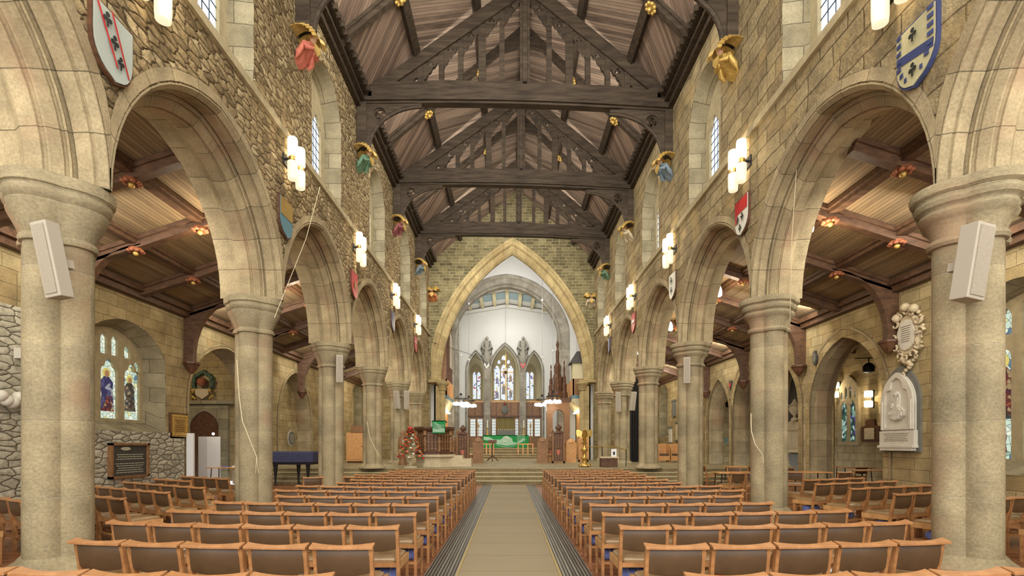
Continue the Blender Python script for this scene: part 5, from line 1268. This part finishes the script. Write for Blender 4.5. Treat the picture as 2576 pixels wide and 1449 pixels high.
# handrail
t = thing('handrail', 'thin brass and iron handrail behind the eagle lectern', 'handrail', (4.2, 24, .6)); MB().tube([(3.4, 23.5, 1.5), (4.9, 23.6, 1.48), (5.3, 23.0, 1.35)], .022, 6).build('rail', 'brass', t)
for x, y in ((3.42, 23.5), (4.3, 23.55), (5.28, 23.0)): MB().tube([(x, y, .6), (x, y, 1.5 if x < 5 else 1.36)], .018, 6).build('post', 'black', t)
t = thing('side_table', 'small dark table with pale top beside the fifth right pier', 'table', (4.35, 22.3, .6)); MB().box(3.95, 4.75, 22.0, 22.6, 1.0, 1.06).build('tabletop', 'cart', t); MB().box(4.0, 4.7, 22.05, 22.55, .6, 1.0).build('cabinet', 'carve', t)
t = thing('notice_card', 'white card with dark picture standing on the small dark table', 'notice', (4.55, 22.2, 1.06)); MB().box(4.45, 4.68, 22.2, 22.22, 1.06, 1.4).build('card', 'panel', t); MB().box(4.53, 4.61, 22.19, 22.21, 1.14, 1.28).build('picture', 'black', t)
# music stand on the chancel floor
sx_, sy_ = -1.0, 30.5
t = thing('music_stand', 'dark wooden tripod stand on the chancel floor', 'stand', (sx_, sy_, .6)); MB().tube([(sx_, sy_, .9), (sx_, sy_, 1.75)], .03, 8).build('post', 'carve', t)
for k in range(3): MB().tube([(sx_, sy_, .95), (sx_+.38*math.cos(2.1*k+.5), sy_+.38*math.sin(2.1*k+.5), .62)], .03, 6).build('leg', 'carve', t)
mb = MB(); mb.obox((sx_, sy_, 1.78), (.5, .35, .03), Matrix.Rotation(.5, 3, 'X')); mb.build('desk', 'carve', t)
# choir stalls
def stall_end(x, y, h, label, mat='carve', w_=.7):
    t = thing('choir_stall', label, 'choir stall', (x, y, .6), 'choir stalls')
    MB().box(x-w_/2, x+w_/2, y, y+.14, .6, .6+h).build('end_panel', mat, t, bevel=.02)
    mb = MB(); 
    for s in (-1, 1): mb.box(x+s*w_*.42-.04, x+s*w_*.42+.04, y-.05, y, .6, .6+h)
    mb.box(x-w_/2, x+w_/2, y-.05, y+.16, .6, .72)
    for q in (-.14, 0, .14): mb.box(x+q*w_/.7-.015, x+q*w_/.7+.015, y-.035, y, .75, .55+h)
    for z_ in (.6+h*.5, .6+h*.78): mb.tube([(x-w_*.38, y-.02, z_), (x-w_*.2, y-.03, z_+.1), (x, y-.02, z_), (x+w_*.2, y-.03, z_+.1), (x+w_*.38, y-.02, z_)], .02, 5)
    mb.build('framing', 'carvem' if mat == 'carve' else mat, t)
    mb = MB(); z = .6+h
    mb.lathe([(w_*.46, 0), (w_*.3, .08), (w_*.12, .14), (w_*.22, .24), (w_*.26, .32), (w_*.12, .42), (.02, .5)], (x, y+.07, z), 10, 1, .5, fold=.15, nf=5); mb.build('poppyhead', mat, t, smooth=50)
    MB().plate([[(x-.09, .6+h*.45), (x+.09, .6+h*.45), (x+.09, .6+h*.35), (x, .6+h*.25), (x-.09, .6+h*.35)]], lambda a, b, q: (a, y-.04+q, b), 0, .04).build('painted_shield', 'rb1', t)
    return t
def bench(x, y0, y1, h, label, mat='carvem', d_=.5, n=5):
    t = thing('stall_front', label, 'choir stall', (x, y0, .6), 'choir desks'); sg = 1 if x > 0 else -1
    MB().box(x-.06, x+.06, y0, y1, .6, .6+h).box(x-.2, x+.2, y0, y1, .6+h, .66+h).build('desk', mat, t)
    mb = MB(); 
    for k in range(int((y1-y0)/.5)): mb.box(x-.1, x+.1, y0+.5*k, y0+.5*k+.08, .6, .6+h)
    mb.build('buttresses', mat, t)
    MB().box(x-.28, x+.28, y0-.08, y0+.02, .6, .6+h).build('end_panel', mat, t)
    MB().lathe([(.26, 0), (.22, .1), (.1, .2), (.02, .22)], (x, y0-.03, .6+h), 10, 1, .4).build('finial', mat, t, smooth=50)
stall_end(-2.5, 27.3, 1.55, 'tall carved choir stall end with poppyhead left of the chancel floor'); stall_end(2.6, 26.9, 1.6, 'tall carved choir stall end with poppyhead right of the chancel floor')
stall_end(-2.9, 28.9, 1.4, 'farther carved stall end at the left', 'carvem', .5); stall_end(2.4, 28.9, 1.45, 'farther carved stall end at the right', 'carvem', .5)
stall_end(4.3, 29.5, 1.3, 'pale oak clergy stall at the far right', 'lightoak', .6)
bench(-1.65, 27.0, 31, 1.15, 'front choir desk left of the chancel floor'); bench(1.75, 26.8, 31, 1.15, 'front choir desk right of the chancel floor')
bench(-3.4, 29.2, 33, 1.1, 'rear choir desk at the left', 'lightoak'); bench(3.4, 28, 33, 1.1, 'rear choir desk at the right', 'lightoak')
for x in (-2.2, 2.3): t = thing('choir_bench', 'pale oak choir bench behind the %s front desk' % ('left' if x < 0 else 'right'), 'bench', (x, 29, .6)); MB().box(x-.2, x+.2, 27.6, 31, 1.0, 1.06).build('seat', 'lightoak', t); MB().box(x-.18, x+.18, 27.7, 27.8, .6, 1.0).box(x-.18, x+.18, 30.8, 30.9, .6, 1.0).build('support', 'lightoak', t)
# throne canopy with spires (right)
t = thing('canopied_stall', 'pale oak arched stall under a tall dark spired canopy, right of the altar', 'canopied stall', (3.2, 34.5, .6))
MB().plate([[(2.55, .6), (2.55, 4.5), (4.1, 4.5), (4.1, .6)], [(3.75, .62)]+arch_line(3.35, .4, 3.5, .1, 8)+[(2.95, .62)]], lambda a, b, q: (a, 34.5+q, b), 0, .5).build('arched_front', 'carvem', t)
MB().box(2.5, 4.15, 34.4, 35.1, 4.5, 4.75).build('canopy_base', 'carve', t)
mb = MB()
for x, y, z0, h, r in ((3.3, 34.8, 4.75, 4.0, .45), (2.85, 34.7, 4.75, 2.3, .2), (3.75, 34.7, 4.75, 2.6, .22), (3.3, 34.5, 4.75, 2.2, .16)):
    mb.lathe([(r, z0), (r*1.1, z0+.3), (r*.75, z0+.5), (r*.8, z0+h*.35), (r*.5, z0+h*.42), (r*.55, z0+h*.55), (r*.25, z0+h*.62), (r*.28, z0+h*.8), (r*.1, z0+h*.85), (r*.25, z0+h*.93), (.02, z0+h)], (x, y, 0), 8)
mb.build('spires', 'carve', t)
# organ case left, gallery right
t = thing('organ_case', 'brown wooden organ case on the left chancel wall', 'organ', (-4.6, 35, 4)); MB().box(-4.62, -4.2, 33.9, 37.4, 5.98, 11.2).build('case', 'carvem', t)
mb = MB()
for k in range(7): mb.box(-4.22, -4.15, 34.0+k*.5, 34.06+k*.5, 5.98, 11.2)
mb.build('mouldings', 'carve', t)
mb = MB()
for k in range(5): mb.lathe([(.1, 7.0), (.1, 9.6-.2*abs(k-2))], (-4.2, 35.6+k*.25, 0), 10)
mb.build('pipes', 'spk', t, smooth=50)
for sd, x, nm in ((-1, -4.62, 'left'), (1, 5.0, 'right')):
    t = thing('gallery', 'panelled wooden gallery on a pale corbelled ledge, %s chancel wall' % nm, 'gallery', (x, 34.5, 4)); xi = x-sd*(.5 if sd < 0 else .8)
    MB().box(*sorted((x, xi)), 33.6, 37.2, 4.5, 4.75).plate([[(x, 3.9), (x-sd*.2, 3.9), (xi, 4.5), (x, 4.5)]], lambda a, b, q: (a, 33.6+q, b), 0, 3.6).build('ledge', 'cream', t)
    MB().box(*sorted((x, xi-sd*.02)), 33.58, 37.2, 4.66, 4.86).build('painted_band', 'sh_teal', t)
    MB().box(*sorted((xi, xi+sd*.08)), 33.6, 37.2, 4.86, 5.95).box(*sorted((x, xi)), 33.6, 33.7, 4.86, 5.95).build('parapet', 'lightoak' if False else 'carvem', t)
    mb = MB()
    for k in range(9): mb.box(*sorted((xi-sd*.03, xi)), 33.7+.42*k, 33.76+.42*k, 4.9, 5.9)
    mb.build('balusters', 'lightoak', t)
    MB().box(*sorted((x-sd*.15, x-sd*.35)), 33.8, 37, 3.82, 3.9).build('strip_light', 'strip', t); point('gallery_light', (x-sd*.6, 35.2, 3.6), 25)
    MB().box(*sorted((x-.0, x-sd*.1)), 33.4, 37.6, .6, 3.8).build('panelling', 'lightoak', t)
t = thing('pulpitum_canopy', 'small dark teal roofed canopy above the right gallery', 'canopy', (4.7, 34, 6)); MB().skin([[(4.0, 33.6, 7.0), (5.0, 33.6, 7.0), (5.0, 34.8, 7.0), (4.0, 34.8, 7.0)], [(4.5, 33.8, 7.8), (5.0, 33.8, 7.8), (5.0, 34.6, 7.8), (4.5, 34.6, 7.8)]]).build('roof', 'slated', t); MB().box(4.2, 5.0, 33.75, 34.7, 5.96, 7.0).build('housing', 'cream', t)
# altar
t = thing('altar', 'altar covered by a green frontal with pale swirling design', 'altar', (-.27, 40, 1.33))
MB().box(-2.0, 1.5, 39.9, 41, 1.33, 2.3).build('table', 'lightoak', t); MB().box(-2.06, 1.53, 39.84, 39.9, 1.36, 2.34).box(-2.06, 1.53, 39.84, 41, 2.3, 2.35).build('frontal', 'greenc', t)
fro = [q for q in t.children if q.name.startswith('frontal')][0]
mb = MB(); fl2 = lambda a, b, q: (a, 39.84+q, b)
mb.plate([[(-2.0, 2.2), (-1.6, 2.2), (-1.2, 2.0), (-.7, 2.0), (-.5, 2.1), (-.2, 2.3), (.2, 2.1), (.3, 1.8), (.6, 1.75), (1.1, 2.15), (1.3, 2.0), (1.0, 1.8), (.4, 1.6), (-.2, 1.5), (-1.0, 1.65), (-1.5, 1.9), (-2.0, 1.98)]], fl2, -.012, 0)
for k in range(5): mb.tube([(.6+.65*f, 39.83, 1.85+.1*k+.1*math.sin(PI*f)) for f in [q/8 for q in range(9)]], .02, 5)
mb.tube([(-1.0+1.6*f, 39.83, 1.6-.2*math.sin(PI*f)) for f in [q/12 for q in range(13)]], .025, 5)
mb.build('embroidered_design', 'mint', fro)
MB().tube([(-.3+.28*(1-q/30*.7)*math.cos(q*.35), 39.815, 2.0+.25*(1-q/30*.7)*math.sin(q*.35)) for q in range(26)], .03, 5).build('embroidered_spiral', 'sh_white', fro)
for x, nm in ((-1.72, 'left'), (1.15, 'right')):
    t = thing('altar_candle', 'tall white candle on a gilt stick at the %s end of the altar' % nm, 'candle', (x, 40.2, 2.35), 'altar candles'); MB().lathe([(.16, 2.35), (.12, 2.42), (.04, 2.5), (.06, 2.7), (.03, 2.8), (.08, 2.95)], (x, 40.2, 0), 12).build('candlestick', 'gold', t, smooth=50); MB().lathe([(.045, 2.95), (.045, 3.5), (.01, 3.55)], (x, 40.2, 0), 10).build('wax', 'sh_white', t)
for x, nm in ((-2.45, 'left'), (1.7, 'right')):
    t = thing('processional_torch', 'slender gilt torch standing %s of the altar' % nm, 'candle stand', (x, 40.6, 1.33), 'processional torches'); MB().tube([(x, 40.6, 1.33), (x, 40.6, 3.0)], .03, 8).build('pole', 'gold', t); MB().lathe([(.03, 3.0), (.1, 3.08), (.1, 3.12), (.04, 3.15), (.04, 3.35)], (x, 40.6, 0), 10).build('cup', 'gold', t)
# communion rails
for x0, x1, nm in ((-2.0, -1.1, 'left'), (.6, 1.8, 'right')):
    t = thing('communion_rail', 'pale wooden communion rail %s of the centre opening' % nm, 'rail', ((x0+x1)/2, 37.6, .9), 'communion rails'); MB().box(x0, x1, 37.55, 37.67, 1.6, 1.68).build('rail', 'lightoak', t)
    for k in range(4): x = x0+.06+(x1-x0-.12)*k/3; MB().box(x-.04, x+.04, 37.57, 37.65, .9, 1.6).build('post', 'lightoak', t)
# hanging cross
t = thing('hanging_cross', 'tall slim gilt cross standing before the central east window', 'cross', (-.3, 43.6, 5.2)); MB().box(-.34, -.26, 43.3, 43.36, 5.3, 9.3).box(-.75, .35, 43.3, 43.36, 7.72, 7.8).build('cross', 'gold', t); MB().tube([(-.3, 43.33, 9.3), (-.3, 43.33, 13.74)], .012, 5).build('wire', 'rodgrey', t); MB().ball((-.3, 43.28, 7.76), .14, 8).build('figure', 'carve', t)
# panelled band with crest and glazed screens
t = thing('oak_panel_band', 'oak panelling band above the screens behind the altar', 'panelling', (-.3, 44.7, 4)); MB().box(-4.4, 4.2, 44.65, 44.75, 4.15, 5.3).build('panelling', 'carvem', t); MB().box(-4.4, 4.2, 44.6, 44.8, 5.3, 5.45).build('top_rail', 'lightoak', t); MB().box(-4.4, 4.2, 44.6, 44.8, 4.0, 4.15).build('dark_rail', 'carve', t)
mb = MB()
for k in range(14): mb.box(-4.3+k*.63, -4.24+k*.63, 44.62, 44.65, 4.15, 5.3)
mb.build('stiles', 'carve', t)
t = thing('painted_crest', 'dark painted crest hanging at the centre of the oak panelling', 'crest', (-.4, 44.55, 4.3)); MB().lathe([(.02, 0), (.22, .15), (.3, .4), (.2, .6), (.12, .8), (.18, .95), (.02, 1.1)], (-.4, 44.5, 4.25), 10, 1, .3, fold=.2, nf=5).build('crest', 'slate', t, smooth=50); MB().ball((-.4, 44.4, 5.15), .1, 8).build('top', 'sh_red', t)
M['greystone2'] = simple('grey_carved_stone', rgb(150,146,134), .9, var=.15, scale=10, bump=.01)
M['screenglass'] = emis('screen_glass', rgb(206,216,214), .8)
for i, (x0, x1) in enumerate(((-3.5, -2.25), (-1.6, -1.1), (.45, .88), (1.5, 2.8))):
    t = thing('glazed_screen', 'oak framed screen with leaded panes behind the altar, %s from the left' % ORD[i], 'screen', ((x0+x1)/2, 44.7, 1.33), 'glazed screens'); zt2 = 4.0
    n = 2 if x1-x0 > .8 else 1; w2 = (x1-x0)/n; holes = [[(x0+w2*k+.1, 2.35), (x0+w2*(k+1)-.1, 2.35), (x0+w2*(k+1)-.1, 3.85), (x0+w2*k+.1, 3.85)] for k in range(n)]
    MB().plate([[(x0, 1.33), (x1, 1.33), (x1, zt2), (x0, zt2)]]+holes, lambda a, b, q: (a, 44.65+q, b), 0, .12).build('frame', 'carvem', t)
    mb = MB(); lb = MB()
    for h_ in holes:
        mb.box(h_[0][0], h_[1][0], 44.7, 44.72, 2.35, 3.85)
        for k in range(1, 6): lb.box(h_[0][0], h_[1][0], 44.68, 44.7, 2.35+.25*k-.012, 2.35+.25*k+.012)
        for k in (1, 2, 3): xx = h_[0][0]+(h_[1][0]-h_[0][0])*k/4; lb.box(xx-.01, xx+.01, 44.68, 44.7, 2.35, 3.85)
    mb.build('panes', 'screenglass', t); lb.build('lead_lines', 'lead', t)
M['curt'] = simple('gold_green_curtain', rgb(150,138,88), .8, var=.1)
t = thing('altar_curtain', 'pleated gold-green curtain behind the altar', 'curtain', (-.35, 44.8, 1.33))
n = 60; L = [[(-1.1+1.55*k/n, 44.8+.06*math.sin(k*1.1), z) for k in range(n+1)] for z in (1.33, 4.0)]
MB().skin(L, False, False).build('pleats', 'curt', t, smooth=60)
t = thing('small_reredos', 'low grey metalwork screen standing behind the altar', 'screen', (-.35, 41.8, 1.33)); MB().box(-1.0, .45, 41.8, 41.9, 2.0, 2.75).build('panel', 'slate', t)
mb = MB()
for k in range(8): mb.lathe([(.05, 2.75), (.08, 2.82), (.02, 2.9)], (-.9+k*.18, 41.85, 0), 6)
mb.build('cresting', 'spk', t); MB().box(-1.0, .45, 41.5, 41.9, 1.33, 2.0).build('base', 'cart', t)
# statues on the east wall
for x, nm in ((-1.93, 'left'), (1.18, 'right')):
    t = thing('wall_statue', 'grey carved group above the pillar %s of the tall middle arch' % nm, 'statue', (x, 43.9, 9), 'east wall statues')
    rb_ = MB().lathe([(.26, 8.9), (.3, 9.0), (.22, 9.4), (.2, 9.8), (.17, 10.05), (.25, 10.3), (.24, 10.45), (.08, 10.55), (.07, 10.6)], (x, 43.8, 0), 16, 1.15, .8, fold=.1, nf=6).build('robed_figure', 'greystone2', t, smooth=60)
    MB().ball((x+.02, 43.72, 10.74), .14, 12, 1.15).build('head', 'greystone2', rb_, smooth=60)
    MB().tube([(x-.3, 43.78, 10.3), (x-.42, 43.8, 9.9), (x-.36, 43.8, 9.3), (x-.28, 43.8, 8.95)], [.05, .14, .13, .04], 8).tube([(x+.3, 43.78, 10.3), (x+.42, 43.8, 9.9), (x+.36, 43.8, 9.3), (x+.28, 43.8, 8.95)], [.05, .12, .13, .04], 8).build('drapery', 'greystone2', rb_, smooth=60)
    MB().lathe([(.1, 8.4), (.3, 8.7), (.35, 8.9)], (x, 43.85, 0), 8).build('bracket', 'greystone2', t)
    for s in (-1, 1): MB().tube([(x+s*.25, 43.7, 10.5), (x+s*.4, 43.6, 10.0), (x+s*.15, 43.5, 9.7)], [.1, .09, .06], 8).build('arm', 'greystone2', t, smooth=60)
    sh = thing('small_shield', 'small %s shield below the %s east wall statue' % ('pale' if x < 0 else 'red', nm), 'shield', (x, 43.7, 8.4), 'east wall shields'); MB().plate([[(x-.22, 8.75), (x+.22, 8.75), (x+.22, 8.4), (x, 8.1), (x-.22, 8.4)]], lambda a, b, q: (a, 43.68+q, b), 0, .06).build('board', 'sh_white' if x < 0 else 'sh_red', sh)
    MB().plate([[(x-.12, 8.62), (x+.12, 8.62), (x, 8.3)]], lambda a, b, q: (a, 43.66+q, b), 0, .03).build('charge', 'sh_black' if x < 0 else 'sh_gold', sh)
# left aisle end: cupboard; right: curtain, clergy chairs, plaques
t = thing('wooden_cupboard', 'pale wooden cupboard on the platform at the end of the left aisle', 'cupboard', (-8.6, 27.5, .6)); MB().box(-8.75, -7.75, 27.3, 27.8, .7, 2.25).build('body', 'lightoak', t, bevel=.01); MB().box(-8.68, -7.82, 27.28, 27.3, .8, 2.15).build('door', 'lightoak', t); MB().box(-8.5, -7.8, 27.25, 27.9, 2.25, 2.6).build('top_box', 'carvem', t); MB().ball((-7.9, 27.26, 1.5), .025, 6).build('knob', 'black', t); MB().box(-8.7, -7.8, 27.35, 27.75, .6, .7).build('plinth', 'carve', t)
t = thing('black_curtain', 'tall black curtain between the fourth and fifth right piers', 'curtain', (7.2, 28.6, .6)); n = 40; L = [[(6.75+1.1*k/n, 28.6+.06*math.sin(k*1.3), z) for k in range(n+1)] for z in (.62, 5.4)]; MB().skin(L, False, False).build('folds', 'dark', t, smooth=60); MB().tube([(6.6, 28.6, 5.42), (8.0, 28.6, 5.42)], .025, 6).build('rail', 'black', t)
for i, x in enumerate((8.75, 9.45)):
    t = thing('oak_armchair', 'pale oak box armchair on the platform, %s one' % ('left', 'right')[i], 'chair', (x, 29, .6), 'oak armchairs'); MB().box(x-.3, x+.3, 29.25, 29.32, .75, 1.65).build('backrest', 'lightoak', t); MB().box(x-.3, x+.3, 28.75, 29.3, .95, 1.08).build('seat', 'leather', t)
    for s in (-1, 1): MB().plate([[(28.7, .62), (29.3, .62), (29.3, 1.6), (29.0, 1.55), (28.7, 1.3)]], lambda a, b, q: (x+s*.3+q, a, b), -.02, .02).build('side_panel', 'lightoak', t)
    MB().box(x-.3, x+.3, 28.72, 28.76, .7, .95).build('front_panel', 'lightoak', t)
for i, (y, z, h, w_, m, lab) in enumerate(((31.0, 4.3, 1.1, .5, 'cart', 'upper pale tablet'), (32.3, 3.9, .9, .5, 'slate', 'dark tablet'), (31.6, 2.4, 1.0, .5, 'cart', 'tall tablet'), (33.0, 2.2, .9, .45, 'marble', 'white tablet'), (30.4, 2.8, 1.2, .5, 'cart', 'nearest tablet'))):
    t = thing('wall_tablet', '%s in the memorial cluster at the end of the right aisle' % lab, 'plaque', (10.45, y, z), 'far right memorial tablets'); mbox(R10, y-w_/2, y+w_/2, -.1, 0, z-h/2, z+h/2).build('tablet', m, t); mbox(R10, y-w_/2-.06, y+w_/2+.06, -.14, 0, z+h/2, z+h/2+.1).build('cornice', 'slate', t); mbox(R10, y-w_/2-.04, y+w_/2+.04, -.12, 0, z-h/2-.08, z-h/2).build('sill', 'slate', t)
